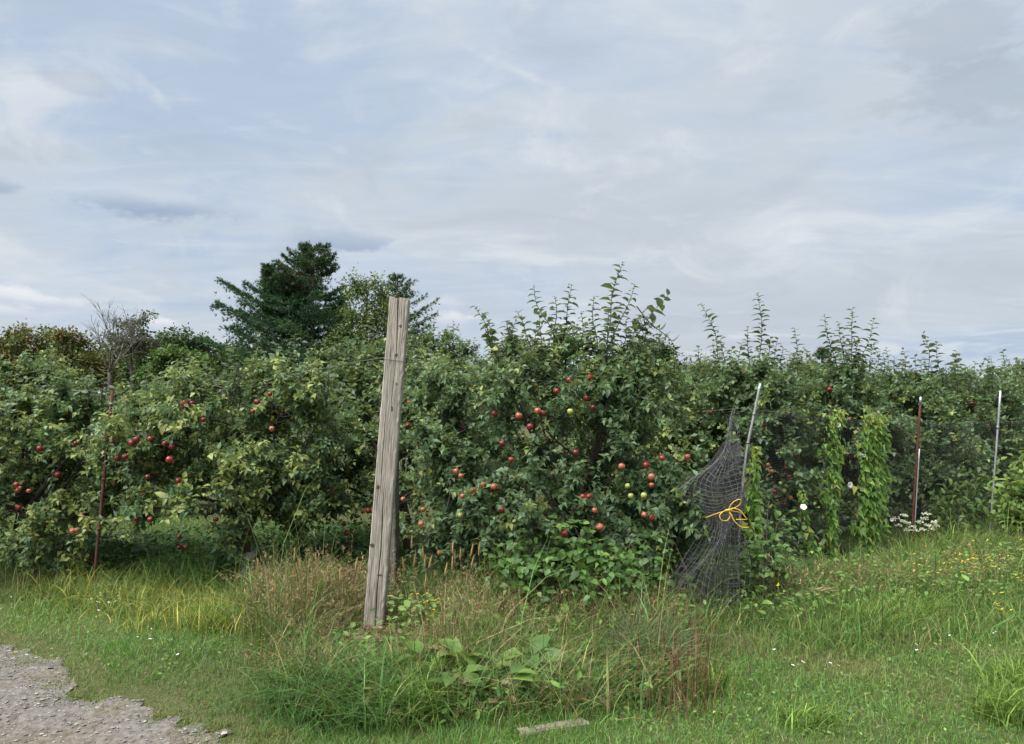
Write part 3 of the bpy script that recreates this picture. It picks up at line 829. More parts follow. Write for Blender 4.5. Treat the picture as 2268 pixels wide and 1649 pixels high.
apple_tree('dense apple tree behind the straight galvanised pole', xyd(2220, 11),
           [(2200, 950, 10.9, 130, 88, .9), (2250, 1060, 10.7, 120, 120, .8), (2150, 1030, 10.7, 80, 110, .7), (2330, 960, 11, 90, 130, .8)],
           simple=True, nb=105, nt=15, nl=14, seed=91, yellow=.08, apples=apI, LL=.060,
           shoots=[(2226, 840, 2221, 777, 10.8, 10, 0), (2190, 845, 2190, 790, 10.8, 9, 0), (2165, 850, 2160, 802, 10.8, 8, 0), (2250, 850, 2256, 808, 10.8, 7, 0)] + auto(2110, 2300, 860, 30, 65, 10.9, 10, 5))
# further rows, seen between the near trees
for lb, vx, d, lobs, yl, sd, shs in [
        ('second-row apple tree seen in the gap between the two front trees', 300, 10.8, [(320, 955, 10.8, 130, 65, .8), (250, 970, 10.6, 110, 65, .7), (330, 1030, 10.8, 130, 90, .7), (300, 1110, 10.8, 150, 50, .7)], .25, 101, [(330, 840, 326, 800, 10.8, 7, 0)]),
        ('apple tree in the second row, dark under the tall pine', 690, 11.5, [(690, 920, 11.5, 110, 80, .8), (650, 1010, 11.5, 110, 90, .8), (740, 1030, 11.3, 80, 90, .6), (640, 1090, 11.5, 130, 60, .8)], .15, 103, [(670, 850, 664, 800, 11.5, 8, 0)]),
        ('pale green apple tree far behind the post, pointed shoots against the sky', 960, 15, [(950, 810, 15, 75, 75, .9), (1010, 830, 15.2, 55, 60, .8), (970, 920, 15, 110, 70, 1.0)], .1, 105, [(916, 760, 918, 690, 15, 11, 0), (960, 760, 961, 708, 15, 10, 0), (1003, 780, 1004, 712, 15.2, 11, 0), (985, 780, 983, 735, 15, 8, 0), (1030, 800, 1036, 752, 15.2, 8, 0), (935, 770, 938, 725, 15, 8, 0)]),
        ('apple tree of the second row filling in behind the large tree', 1180, 10.5, [(1180, 950, 10.5, 150, 90, .9), (1100, 1040, 10.3, 120, 90, .8), (1270, 1050, 10.3, 130, 100, .8), (1050, 930, 10.5, 90, 80, .7)], .12, 115, []),
        ('apple tree in the far row, seen above the bundled net', 1560, 13, [(1560, 890, 13, 90, 70, .9), (1640, 880, 13.2, 90, 60, .9)], .15, 107, []),
        ('apple tree in the far row, seen between the vine columns and the conduit pole', 1780, 13.5, [(1770, 880, 13.5, 90, 65, .9), (1780, 990, 13.2, 120, 80, .9)], .1, 109, [(1740, 830, 1742, 790, 13.5, 7, 0)]),
        ('apple tree in the far row at the end of the fence line', 2110, 14.5, [(2130, 880, 14.5, 100, 50, .9), (2290, 870, 14.8, 100, 60, 1), (1990, 890, 14.3, 80, 50, .9)], .08, 111, [(2150, 850, 2152, 815, 14.5, 6, 0), (2280, 840, 2276, 800, 14.8, 7, 0)]),
        ('apple tree in the far row behind the low boughs at the edge', 20, 12, [(20, 955, 12, 150, 70, 1), (130, 945, 12.2, 110, 60, .9), (-130, 920, 12, 120, 90, .9)], .35, 113, [])]:
    apple_tree(lb, xyd(vx, d), lobs, nb=64, nt=15, nl=12, seed=sd, yellow=yl, LL=.066, shoots=shs, simple=True)
print('apple leaves', N_LEAVES[0])

# ------------------------------------------------------------------ background trees
def far_tree(name, label, vx, d, lobes, n, size, cols, seed, mat=None, trunk_r=.16, trunk_mat=None, hang=0.0, gap=.0):
    rng = np.random.default_rng(seed)
    bx, by = xyd(vx, d)
    root = thing(name, label, 'tree', (bx, by, 0), 'trees beyond the orchard')
    lob = [(P(a, b, d + dz), np.array([rp, rp * .9, zp]) * d / FPX) for a, b, rp, zp, dz in lobes]
    top = max(c[2] + r[2] * .5 for c, r in lob)
    tp = spline([(bx, by, -.1), (bx + .1, by, top * .35), (bx - .05, by, top * .65), (bx, by, top * .95)], 10)
    V, F = tubes(tp, np.linspace(trunk_r, trunk_r * .25, 10), 8)
    mesh('trunk', V, F, trunk_mat or M_BARK, root)
    pts = tp[3:]
    limbs = []
    for c, r in lob:
        s_ = tp[min(9, max(2, int(9 * (c[2] - r[2]) / max(top, .1))))]
        limbs.append((spline([s_, (s_ + c) / 2 + (0, 0, -.1 * r[2]), c + (0, 0, r[2] * .3)], 8), np.linspace(trunk_r * .4, trunk_r * .08, 8)))
    # clumps in the lobes
    w = np.array([r[0] * r[2] for c, r in lob]); w = w / w.sum()
    nc = max(20, n // 60)
    li = rng.choice(len(lob), nc, p=w)
    u = nrm(rng.normal(size=(nc, 3))); u[:, 2] = np.where(u[:, 2] < -.5, -u[:, 2] * .5, u[:, 2])
    C = np.array([c for c, r in lob])[li]; R_ = np.array([r for c, r in lob])[li]
    cc = C + u * R_ * rng.uniform(.45, 1.03, nc)[:, None]
    Bq = np.stack([C * .55 + cc * .45 - (0, 0, .05), cc * .6 + C * .4, cc], 1)
    limbs_v = [tubes(q, r, 5) for q, r in limbs] + [tubes(Bq, np.array([.03, .02, .008])[None].repeat(nc, 0) * (trunk_r / .16), 3)]
    V, F = join(limbs_v); mesh('branches', V, F, trunk_mat or M_BARK, root)
    ci = rng.integers(0, nc, n)
    cs = (np.prod(R_, 1) ** (1 / 3))[ci] * rng.uniform(.16, .34, nc)[ci]
    off = rng.normal(0, .62, (n, 3)) * cs[:, None] * np.array([1, 1, .7 + hang])
    pos = cc[ci] + off - np.array([0, 0, 1]) * hang * cs[:, None] * .6
    dv = nrm(off + rng.normal(0, .5, (n, 3)) * cs[:, None] + np.array([0, 0, -.2 - hang]) * cs[:, None])
    nn = np.array([0, 0, 1.]) + rng.normal(0, .6, (n, 3))
    L = size * np.exp(rng.normal(0, .25, n))
    ck = np.array(cols); pick = rng.integers(0, len(ck), nc)
    col = ck[np.where(rng.random(n) < .7, pick[ci], rng.integers(0, len(ck), n))] * np.exp(rng.normal(0, .2, (n, 1)))
    V, F = leaves2(pos, dv, nn, L, L * .62)
    c = mesh('crown', V, F, mat or M_FAR, root, np.repeat(col, 4, 0)); c['kind'] = 'stuff'
    return root


GRN = [(.045, .085, .026), (.06, .105, .03), (.075, .125, .035), (.05, .095, .035)]
OLV = [(.08, .12, .034), (.10, .13, .036), (.065, .11, .034), (.15, .11, .035)]
BLU = [(.05, .085, .045), (.06, .10, .05), (.045, .075, .04)]


def pine(label, vx, d, prof, ztop, seed, leaders=(), lean=0, dens=1.0, side=0):
    """prof: list of (height fraction, reach to the low-x side, reach to the high-x side) in metres"""
    rng = np.random.default_rng(seed)
    bx, by = xyd(vx, d)
    root = thing('pine_tree', label, 'pine tree', (bx, by, 0), 'trees beyond the orchard')
    tp = spline([(bx, by, -.1), (bx + .05, by, ztop * .4), (bx + lean * .5, by, ztop * .75), (bx + lean, by, ztop)], 14)
    parts = [tubes(tp, np.linspace(.20, .03, 14), 8)]
    axes = [(tp, 1.0)]
    for (hx, hz0, hz1) in leaders:
        q = spline([(bx, by, hz0), (bx + hx * .7, by, hz0 + (hz1 - hz0) * .35), (bx + hx, by, hz1)], 8)
        parts.append(tubes(q, np.linspace(.09, .02, 8), 6))
        axes.append((q, .34))
    hf = np.array([p[0] for p in prof]); lo = np.array([p[1] for p in prof]); hi = np.array([p[2] for p in prof])
    TP, TD, TC = [], [], []
    br = []
    for q, sc in axes:
        z = q[0, 2] + (.9 if sc == 1.0 else .3)
        zt = q[-1, 2]
        while z < zt - .08:
            i = np.searchsorted(q[:, 2], z).clip(1, len(q) - 1)
            f = (z - q[i - 1, 2]) / (q[i, 2] - q[i - 1, 2] + 1e-6)
            o = q[i - 1] * (1 - f) + q[i] * f
            for k in range(rng.integers(4, 7)):
                a = rng.uniform(0, 2 * np.pi)
                cx = math.cos(a)
                hfr = z / ztop
                a_lo, a_hi = np.interp(hfr, hf, lo), np.interp(hfr, hf, hi)
                Lb = (a_hi if cx > 0 else a_lo) * abs(cx) + .5 * (a_lo + a_hi) * (1 - abs(cx))
                if sc < 1: Lb = 1.1 * (zt - z) / max(zt - q[0, 2], .1) + .22
                Lb *= rng.uniform(.72, 1.12)
                if Lb < .15: Lb = .15
                rise = rng.uniform(.02, .26) + .55 * hfr ** 3
                d1 = np.array([math.cos(a), math.sin(a), rise - .1])
                e = o + d1 * Lb + np.array([0, 0, Lb * .12])
                mid = o + d1 * Lb * .5 - np.array([0, 0, Lb * .05])
                bq = spline([o, mid, e], 7)
                br.append((bq, np.linspace(.016 + .014 * Lb, .006, 7)))
                nt_ = int((10 + 40 * Lb) * dens)
                t = rng.uniform(.22, 1.02, nt_)
                jj = np.minimum((t * 6).astype(int), 5); fr = (t * 6 - jj)[:, None]
                pp = bq[jj] * (1 - fr) + bq[jj + 1] * fr
                sidev = np.array([-math.sin(a), math.cos(a), 0])
                spread = Lb * .26 * (1.15 - t)[:, None] * 1.05 + .06
                sd = rng.normal(0, 1, (nt_, 1))
                pp = pp + sidev * sd * spread + np.array([math.cos(a), math.sin(a), 0]) * np.abs(sd) * spread * .4
                pp[:, 2] += rng.normal(.03, .045, nt_)
                TP.append(pp)
                TD.append(nrm(d1 + sidev * sd * .5 + np.array([0, 0, .35]) + rng.normal(0, .25, (nt_, 3))))
                base = np.array([(.036, .086, .042), (.046, .104, .047), (.062, .125, .05)])[rng.integers(0, 3)]
                cc = np.repeat(base[None], nt_, 0) * np.exp(rng.normal(0, .18, (nt_, 1)))
                br_ = rng.random(nt_) < (.12 if hfr > .74 else .0)
                cc[br_] = np.array((.20, .10, .065)) * np.exp(rng.normal(0, .2, (br_.sum(), 1)))
                TC.append(cc)
            z += rng.uniform(.22, .42) if sc == 1 else rng.uniform(.14, .25)
    K = 7
    parts.append(tubes(np.array([b[0] for b in br]), np.array([b[1] for b in br]), 4))
    V, F = join(parts); mesh('trunk', V, F, M_BARK, root)
    TP, TD, TC = np.concatenate(TP), np.concatenate(TD), np.concatenate(TC)
    n = len(TP); NB = 7
    ti = np.repeat(np.arange(n), NB); m = len(ti)
    dv = nrm(TD[ti] * .75 + rng.normal(0, .55, (m, 3)))
    sdv = nrm(np.cross(dv, rng.normal(size=(m, 3))))
    L = rng.uniform(.12, .22, m)[:, None]; w = rng.uniform(.014, .026, m)[:, None]
    V = np.stack([TP[ti] - sdv * w, TP[ti] + sdv * w, TP[ti] + dv * L], 1).reshape(-1, 3)
    F = np.arange(m * 3).reshape(-1, 3)
    c = mesh('crown', V, F, M_NEEDLE, root, np.repeat(TC[ti], 3, 0)); c['kind'] = 'stuff'
    return root


pine('tall dark white pine with two tops and cone-browned tips behind the orchard', 690, 40,
     [(0, 3.2, 2.6), (.18, 4.6, 3.0), (.32, 5.4, 2.7), (.45, 5.3, 2.4), (.55, 5.0, 2.2), (.64, 4.5, 2.0), (.72, 3.4, 1.8), (.78, 2.1, 1.7), (.88, 1.4, 1.35), (.95, .9, .9), (1, .15, .15)], 9.6, 201, leaders=((-2.45, 4.4, 8.6), (-1.5, 5.4, 8.2)), dens=1.45)
pine('smaller pine with bare upswept boughs partly hidden by the wooden post', 880, 43,
     [(0, 1.5, 1.8), (.4, 1.6, 2.3), (.7, 1.3, 2.2), (.85, .9, 1.3), (.95, .5, .5), (1, .1, .1)], 8.5, 203, dens=.55)
pine('small pine top showing between apple shoots above the net', 1822, 36,
     [(0, 1.0, 1.0), (.5, .9, .9), (.8, .5, .5), (1, .1, .1)], 3.95, 205, dens=.7)
far_tree('birch_tree', 'light green birch with drooping twigs between the two pines', 812, 38,
         [(815, 650, 55, 45, 0), (790, 720, 55, 60, 0), (850, 700, 45, 55, 0), (815, 790, 75, 60, 0), (760, 780, 50, 55, .5), (840, 830, 60, 40, 0), (870, 760, 40, 60, .5), (780, 850, 80, 40, 0)], 17000, .13, [(.085, .14, .03), (.10, .155, .035), (.07, .12, .03), (.13, .155, .035)], 207, hang=.5)
far_tree('deciduous_tree', 'rust tinged tree at the edge of the far wood', 60, 48,
         [(60, 755, 55, 40, 0), (30, 790, 60, 50, 0), (110, 785, 55, 45, 0), (-40, 780, 60, 50, 0), (-110, 770, 70, 60, 1), (60, 840, 120, 40, 0)], 13000, .18, OLV, 209)
far_tree('deciduous_tree', 'orange brown tree beside the bare tree in the far wood', 160, 46,
         [(150, 757, 45, 38, 0), (175, 795, 60, 45, 0), (120, 830, 50, 40, 0), (215, 815, 45, 45, 0), (180, 850, 90, 35, 0)], 11000, .17, [(.16, .115, .036), (.13, .125, .036), (.085, .115, .034), (.09, .13, .036)], 211)
far_tree('deciduous_tree', 'grey green thin leaved tree joined to the bare branches', 290, 44,
         [(295, 725, 42, 40, 0), (270, 770, 50, 40, 0), (320, 770, 35, 40, 0)], 3600, .15, [(.10, .115, .075), (.12, .125, .085), (.085, .10, .06)], 213)
far_tree('deciduous_tree', 'green round topped tree in the gap before the tall pine', 400, 50,
         [(400, 768, 50, 38, 0), (360, 790, 50, 45, 0), (440, 780, 45, 42, 0), (330, 810, 50, 40, 0), (400, 830, 90, 40, 0)], 12000, .18, GRN, 215)
far_tree('shrub', 'low bright green bush below the round topped tree', 390, 30,
         [(385, 800, 42, 35, 0), (425, 810, 45, 32, 0), (350, 825, 42, 32, 0)], 8000, .12, [(.07, .13, .03), (.085, .145, .035), (.06, .11, .028)], 217)
far_tree('deciduous_tree', 'round bluish green tree behind the large apple tree', 1430, 45,
         [(1430, 790, 55, 42, 0), (1390, 810, 50, 40, 0), (1470, 815, 45, 40, 0)], 8000, .17, BLU + GRN[:1], 219)
far_tree('deciduous_tree', 'dark reddish tree glimpsed through the large apple tree shoots', 1140, 50,
         [(1140, 790, 50, 40, 0), (1090, 830, 50, 40, 0), (1200, 800, 55, 40, 0)], 7000, .18, [(.055, .08, .03), (.075, .07, .03), (.06, .09, .03)], 221)
for i, (vx, d, top, wd, cols, lb) in enumerate([
        (340, 54, 742, 75, GRN, 'broad green tree of the far wood between bare tree and pine'),
        (250, 52, 765, 60, OLV, 'olive tree of the far wood around the bare tree foot'),
        (520, 52, 765, 70, GRN, 'green tree of the far wood showing under the pine on the low side'),
        (10, 54, 745, 80, GRN, 'green tree of the far wood beyond the rust tinged one'),
        (-60, 60, 775, 90, OLV, 'olive tree in the far wood at the picture edge'),
        (240, 62, 790, 80, GRN, 'green tree of the far wood behind the bare tree'),
        (470, 60, 780, 80, GRN, 'green tree of the far wood at the foot of the tall pine'),
        (1040, 55, 800, 80, GRN, 'tree of the far wood seen past the wooden post'),
        (1300, 60, 800, 90, BLU, 'tree of the far wood behind the red apples'),
        (1540, 58, 805, 80, GRN, 'tree of the far wood behind the conduit pole'),
        (1700, 60, 815, 90, BLU, 'tree of the far wood beyond the two tall shoots'),
        (1900, 62, 815, 90, GRN, 'tree of the far wood beyond the fan of shoots'),
        (2080, 60, 820, 90, BLU, 'tree of the far wood beyond the paired rods'),
        (2260, 58, 815, 90, GRN, 'tree of the far wood beyond the straight pole'),
        (630, 56, 800, 90, GRN, 'tree of the far wood seen under the tall pine boughs')]):
    far_tree('deciduous_tree', lb, vx, d, [(vx, top + 35, wd * .8, 36, 0), (vx - wd * .6, top + 55, wd * .6, 40, 1), (vx + wd * .6, top + 55, wd * .6, 40, -1)], 4200, .23, cols, 230 + i)

# low edge of the far wood, one mass
rng = np.random.default_rng(260)
n = 22000
xx_ = rng.uniform(-75, 75, n); yy_ = 58 + 8 * rng.random(n)
zz_ = rng.random(n) ** .8 * (3.1 + .7 * np.sin(xx_ * .5) + .5 * np.sin(xx_ * 1.3 + 2))
V, F = leaves2(np.stack([xx_, yy_, zz_], -1), rng.normal(0, 1, (n, 3)) + (0, -.3, -.3), np.array([0, -.3, 1.]) + rng.normal(0, .5, (n, 3)), .42 * np.exp(rng.normal(0, .25, n)), .30)
o = mesh('woodland', V, F, M_FAR, col=np.repeat(np.array(GRN + OLV[:2])[rng.integers(0, 6, n)] * np.exp(rng.normal(0, .2, (n, 1))), 4, 0), kind='stuff')
o['label'] = 'low green edge of the far wood behind the orchard'
# bare tree
rng = np.random.default_rng(77)
bt = xyd(240, 42)
root = thing('bare_tree', 'bare grey leafless tree standing out of the far wood', 'tree', (*bt, 0), 'trees beyond the orchard')
segs = []


def grow(p, dv, L, r, lev):
    n = 5
    q = [p]
    for i in range(n - 1):
        dv = nrm(dv + rng.normal(0, .11, 3) + np.array([0, 0, .06]))
        q.append(q[-1] + dv * L / (n - 1))
    segs.append((np.array(q), np.linspace(r, r * .5, n)))
    if lev == 0: return
    for k in range(rng.integers(3, 5)):
        j = rng.integers(2, n)
        d2 = nrm(dv + rng.normal(0, .45, 3) * np.array([1, 1, .5]))
        grow(q[j], d2, L * rng.uniform(.5, .78), r * .55, lev - 1)


b0 = np.array([bt[0], bt[1], -.1])
tr_q = spline([b0, b0 + (.1, 0, 1.5), b0 + (.05, 0, 3.0)], 6)
V, F = tubes(tr_q, np.linspace(.13, .09, 6), 7); mesh('trunk', V, F, M_BARK, root)
for a in range(5):
    grow(tr_q[-1], nrm(np.array([rng.normal(0, .45), rng.normal(0, .35), 1.0])), 1.9, .05, 3)
V, F = join([tubes(q, r, 4) for q, r in segs]); mesh('branches', V, F, M_DEADW, root)


# ------------------------------------------------------------------ wooden posts
def wood_mat(name, c1, c2, c3, axis_scale=.045):
    m, nt, b, out = new_mat(name)
    N, L = nt.nodes.new, nt.links.new
    tc = N('ShaderNodeTexCoord'); mp = N('ShaderNodeMapping'); L(tc.outputs['Object'], mp.inputs[0])
    mp.inputs['Scale'].default_value = (1, 1, axis_scale)

    def no(sc, det, dist, src):
        n = N('ShaderNodeTexNoise'); L(src, n.inputs['Vector']); n.inputs['Scale'].default_value = sc
        n.inputs['Detail'].default_value = det; n.inputs['Roughness'].default_value = .6; n.inputs['Distortion'].default_value = dist
        return n.outputs[0]
    a = no(70, 6, 1.4, mp.outputs[0]); c = no(3.2, 5, .3, tc.outputs['Object']); f = no(220, 3, .5, mp.outputs[0])
    # growth rings read as wavy lines along the face
    wv = N('ShaderNodeTexWave'); L(mp.outputs[0], wv.inputs['Vector']); wv.wave_type = 'BANDS'; wv.bands_direction = 'X'
    wv.inputs['Scale'].default_value = 22; wv.inputs['Distortion'].default_value = 9; wv.inputs['Detail'].default_value = 3; wv.inputs['Detail Scale'].default_value = 5
    ad = N('ShaderNodeMath'); ad.operation = 'MULTIPLY_ADD'; L(wv.outputs[1], ad.inputs[0]); ad.inputs[1].default_value = .28; L(a, ad.inputs[2])
    rp = N('ShaderNodeValToRGB'); L(ad.outputs[0], rp.inputs[0]); e = rp.color_ramp.elements
    e[0].position = .40; e[0].color = (*c1, 1); e[1].position = .82; e[1].color = (*c2, 1)
    mx = N('ShaderNodeMix'); mx.data_type = 'RGBA'
    mr = N('ShaderNodeMapRange'); L(c, mr.inputs[0]); mr.inputs[1].default_value = .42; mr.inputs[2].default_value = .72; mr.inputs[4].default_value = .6
    L(mr.outputs[0], mx.inputs[0]); L(rp.outputs[0], mx.inputs[6]); mx.inputs[7].default_value = (*c3, 1)
    L(mx.outputs[2], b.inputs['Base Color']); b.inputs['Roughness'].default_value = .88; b.inputs['Specular IOR Level'].default_value = .2
    bp = N('ShaderNodeBump'); bp.inputs['Strength'].default_value = .9; bp.inputs['Distance'].default_value = .004
    L(ad.outputs[0], bp.inputs['Height'])
    b2 = N('ShaderNodeBump'); b2.inputs['Strength'].default_value = .4; b2.inputs['Distance'].default_value = .002
    L(f, b2.inputs['Height']); L(bp.outputs[0], b2.inputs['Normal']); L(b2.outputs[0], b.inputs['Normal'])
    return m


M_WOOD = wood_mat('weathered_wood', (.14, .118, .096), (.50, .46, .40), (.42, .375, .315))
M_WOOD2 = wood_mat('dark_weathered_wood', (.085, .08, .07), (.20, .185, .165), (.14, .12, .10))
M_KNOT = noise_mat('knot_wood', (.05, .035, .025), (.16, .11, .075), 60, .9)


def post_frame(b, t, yaw):
    z = nrm((t - b)[None])[0]
    x = np.array([math.cos(yaw), math.sin(yaw), 0]); x = nrm((x - x.dot(z) * z)[None])[0]
    y = np.cross(z, x)
    return Matrix(((x[0], y[0], z[0], b[0]), (x[1], y[1], z[1], b[1]), (x[2], y[2], z[2], b[2]), (0, 0, 0, 1)))


def timber(w, dpt, H, seed, crack=True, n=70):
    """rounded section with a drying crack running down the front face (-y)"""
    rng = np.random.default_rng(seed)
    zs = np.linspace(0, H, n)
    hw, hd, bv = w / 2, dpt / 2, .008
    cx = .006 * np.sin(zs * 3.1 + 1) + .004 * np.sin(zs * 9) + .012 * np.sin(zs * 1.1 + .5)
    cw = .0045 * np.clip(np.sin(zs * 2.6 + .4) * .6 + .55 + .25 * np.sin(zs * 7.3), .05, 1.4)
    if not crack: cw = cw * .2
    c2x = -.026 + .006 * np.sin(zs * 2.3); c2w = .0022 * np.clip(np.sin(zs * 3.7 + 2.2) * 1.3, 0, 1)
    V = []
    for i, z in enumerate(zs):
        j = lambda s_: s_ * (1 + .006 * math.sin(z * 5 + s_ * 40))
        e = .0015 * rng.normal(size=4)
        ring = [(-hw + bv, -hd), (c2x[i] - c2w[i], -hd), (c2x[i], -hd + min(.02, 8 * c2w[i])), (c2x[i] + c2w[i], -hd), (cx[i] - cw[i] - .004, -hd - .0008), (cx[i] - cw[i], -hd + .001), (cx[i], -hd + min(.035, cw[i] * 9)), (cx[i] + cw[i], -hd + .001), (cx[i] + cw[i] + .004, -hd - .0008), (hw * .6, -hd), (hw - bv, -hd + e[0]),
                (hw + e[1], -hd + bv), (hw + e[1], 0), (hw, hd - bv), (hw - bv, hd), (-hw + bv, hd), (-hw, hd - bv), (-hw + e[2], 0), (-hw + e[2], -hd + bv)]
        V += [(a, b, z + (.006 * math.sin(a * 70) + .004 * math.sin(b * 90 + 1) if i == n - 1 else 0)) for a, b in ring]
    S = 19; V = np.array(V); F = []
    for k in range(n - 1):
        for i in range(S):
            q = (i + 1) % S
            F += [(k * S + i, k * S + q, (k + 1) * S + q), (k * S + i, (k + 1) * S + q, (k + 1) * S + i)]
    top = (n - 1) * S; V = np.vstack([V, [[0, .02, H - .002]]]); c = len(V) - 1
    F += [(top + i, top + (i + 1) % S, c) for i in range(S)]
    return V, np.array(F)


pb = G(828, 1402); pt = P(886, 663, float(pb[1]) - .05)
root = thing('wooden_post', 'weathered cracked square wooden post leaning in the tall grass', 'post', pb)
PM = post_frame(pb, pt, math.radians(3)); H = float(np.linalg.norm(pt - pb))
V, F = timber(.140, .135, H + .25, 4); V[:, 2] -= .25
sh = link('shaft', mesh_data('shaft', V, F, M_WOOD, smooth=False), root, PM)
for (fx, fz, sx, sz) in [(.026, H - .20, .010, .013), (.012, H - .41, .011, .013), (-.044, H - 1.37, .013, .016), (-.052, H - 1.79, .017, .016), (.018, H - 2.0, .02, .008), (.012, H - .80, .008, .018), (.030, H - .62, .006, .009)]:
    K = 12; rr = [(1.0, .0), (.92, -.003), (.6, -.0042), (.25, -.0015)]
    V = np.array([(fx + r_ * sx * math.cos(2 * math.pi * k / K), -.0675 + dz + .001, fz + r_ * sz * math.sin(2 * math.pi * k / K)) for r_, dz in rr for k in range(K)] + [(fx, -.0675, fz)])
    F = []
    for a in range(3):
        for k in range(K):
            q = (k + 1) % K
            F += [(a * K + k, a * K + q, (a + 1) * K + q), (a * K + k, (a + 1) * K + q, (a + 1) * K + k)]
    F += [(3 * K + k, 3 * K + (k + 1) % K, 4 * K) for k in range(K)]
    kn = link('knot', mesh_data('knot', V, np.array(F), M_KNOT), sh)
b2 = G(864, 1330)
t2 = P(862, 905, float(b2[1]))
root2 = thing('wooden_post', 'short dark grey timber standing behind the leaning wooden post', 'post', b2)
V, F = timber(.135, .13, float(np.linalg.norm(t2 - b2)) + .2, 9); V[:, 2] -= .2
link('shaft', mesh_data('shaft', V, F, M_WOOD2, smooth=False), root2, post_frame(b2, t2, math.radians(-8)))

# wire tied round the wooden post
dp = float(pb[1])
root = thing('wire', 'thin steel wire wrapped round the wooden post and strung to the trees', 'wire', P(880, 797, dp))
zz = float((P(880, 797, dp) - pb)[2] / (pt - pb)[2]) * H
ring = [(-.074, -.0725), (0, -.0735), (.074, -.0725), (.0755, 0), (.074, .0725), (0, .074), (-.074, .0725), (-.0755, 0)]
RP = np.array([list(PM @ Vector((a, b, zz - .03 * (a + .07) / .14 * .4))) for a, b in ring + ring[:1]])
V, F = tubes(RP, np.full(9, .0019), 5); mesh('wire_loop', V, F, M_WIRE, root)
wl = spline([P(857, 792, dp + .02), P(800, 800, dp + .3), P(765, 806, dp + .5), P(728, 815, dp + .7), P(700, 818, dp + .9), P(670, 826, dp + 1.1), P(620, 836, dp + 1.5)], 30)
V, F = tubes(wl, np.full(30, .0024), 5); mesh('wire_strand', V, F, M_WIRE, root)
wr = spline([P(899, 799, dp + .02), P(1028, 820, dp + .25), P(1103, 832, dp + .42), P(1180, 842, dp + .6), P(1260, 848, dp + .8)], 30)
V, F = tubes(wr, np.full(30, .0013), 5); mesh('wire_strand', V, F, M_WIRE, root)


# ------------------------------------------------------------------ metal fence posts
def rod(name, label, b, t, r, mat, sides=8, cap=True, collar=None):
    root = thing(name, label, 'fence post', b)
    q = np.array([b * (1 - f) + t * f for f in np.linspace(-.08, 1, 12)])
    V, F = tubes(q, np.full(12, r), sides)
    mesh('shaft', V, F, mat, root)
    return root


rb = G(207, 1303); rt = P(249, 865, float(rb[1]))
r1 = rod('rusty_rod', 'thin rusty brown steel rod standing alone in yellow grass', rb, rt, .013, M_RUST, 6)
for f in (.93, .55, .3):
    c = rb * (1 - f) + rt * f
    V, F = tubes(np.array([c - (0, 0, .012), c + (0, 0, .012)]), np.array([.018, .018]), 6); mesh('wire_tie', V, F, M_WIRE if f > .9 else M_RUST, r1)
cb = G(1634, 1266); ct = P(1684, 850, float(cb[1]))
c1 = thing('conduit_pole', 'galvanised conduit pole leaning above the bundled black net', 'fence post', cb)
dC = float(cb[1]); cq = spline([cb - (0, 0, .1), P(1640, 1130, dC), P(1653, 1005, dC), P(1668, 928, dC), ct], 24)
V, F = tubes(cq, np.full(24, .0125), 10); mesh('shaft', V, F, M_GALV, c1)
for c in (cq[18], cq[13]):
    V, F = tubes(np.array([c - (0, 0, .012), c + (0, 0, .012)]), np.array([.0155, .0155]), 8); mesh('wire_tie', V, F, M_WIRE, c1)
tb = G(2018, 1205); tt = P(2039, 886, float(tb[1]))
t1 = rod('rusty_rod', 'rusty T-section rod with a grey pipe strapped along it', tb, tt, .013, M_RUST, 6)
q0, q1 = tb + (tt - tb) * .10 + (.022, -.012, 0), tb + (tt - tb) * .66 + (.014, -.018, 0)
V, F = tubes(np.array([q0 * (1 - f) + q1 * f for f in np.linspace(0, 1, 8)]), np.full(8, .0075), 8); mesh('strapped_pipe', V, F, M_GALV, t1)
q2 = tb + (tt - tb) * .97
V, F = tubes(np.array([q2, q2 + (tt - tb) * .05]), np.array([.0145, .0145]), 8); mesh('grey_cap', V, F, M_GALV, t1)
gb = G(2192, 1195); gt = P(2216, 866, float(gb[1]))
g1 = rod('conduit_pole', 'straight galvanised conduit pole at the far end of the net', gb, gt, .0125, M_GALV, 10)
V, F = tubes(np.array([gb * .25 + gt * .75 - (0, 0, .02), gb * .25 + gt * .75 + (0, 0, .02)]), np.array([.016, .016]), 8); mesh('wire_tie', V, F, M_WIRE, g1)
eb = gb + np.array([2.3, .5, 0])

# mesh fence hung between them
CELL = .026


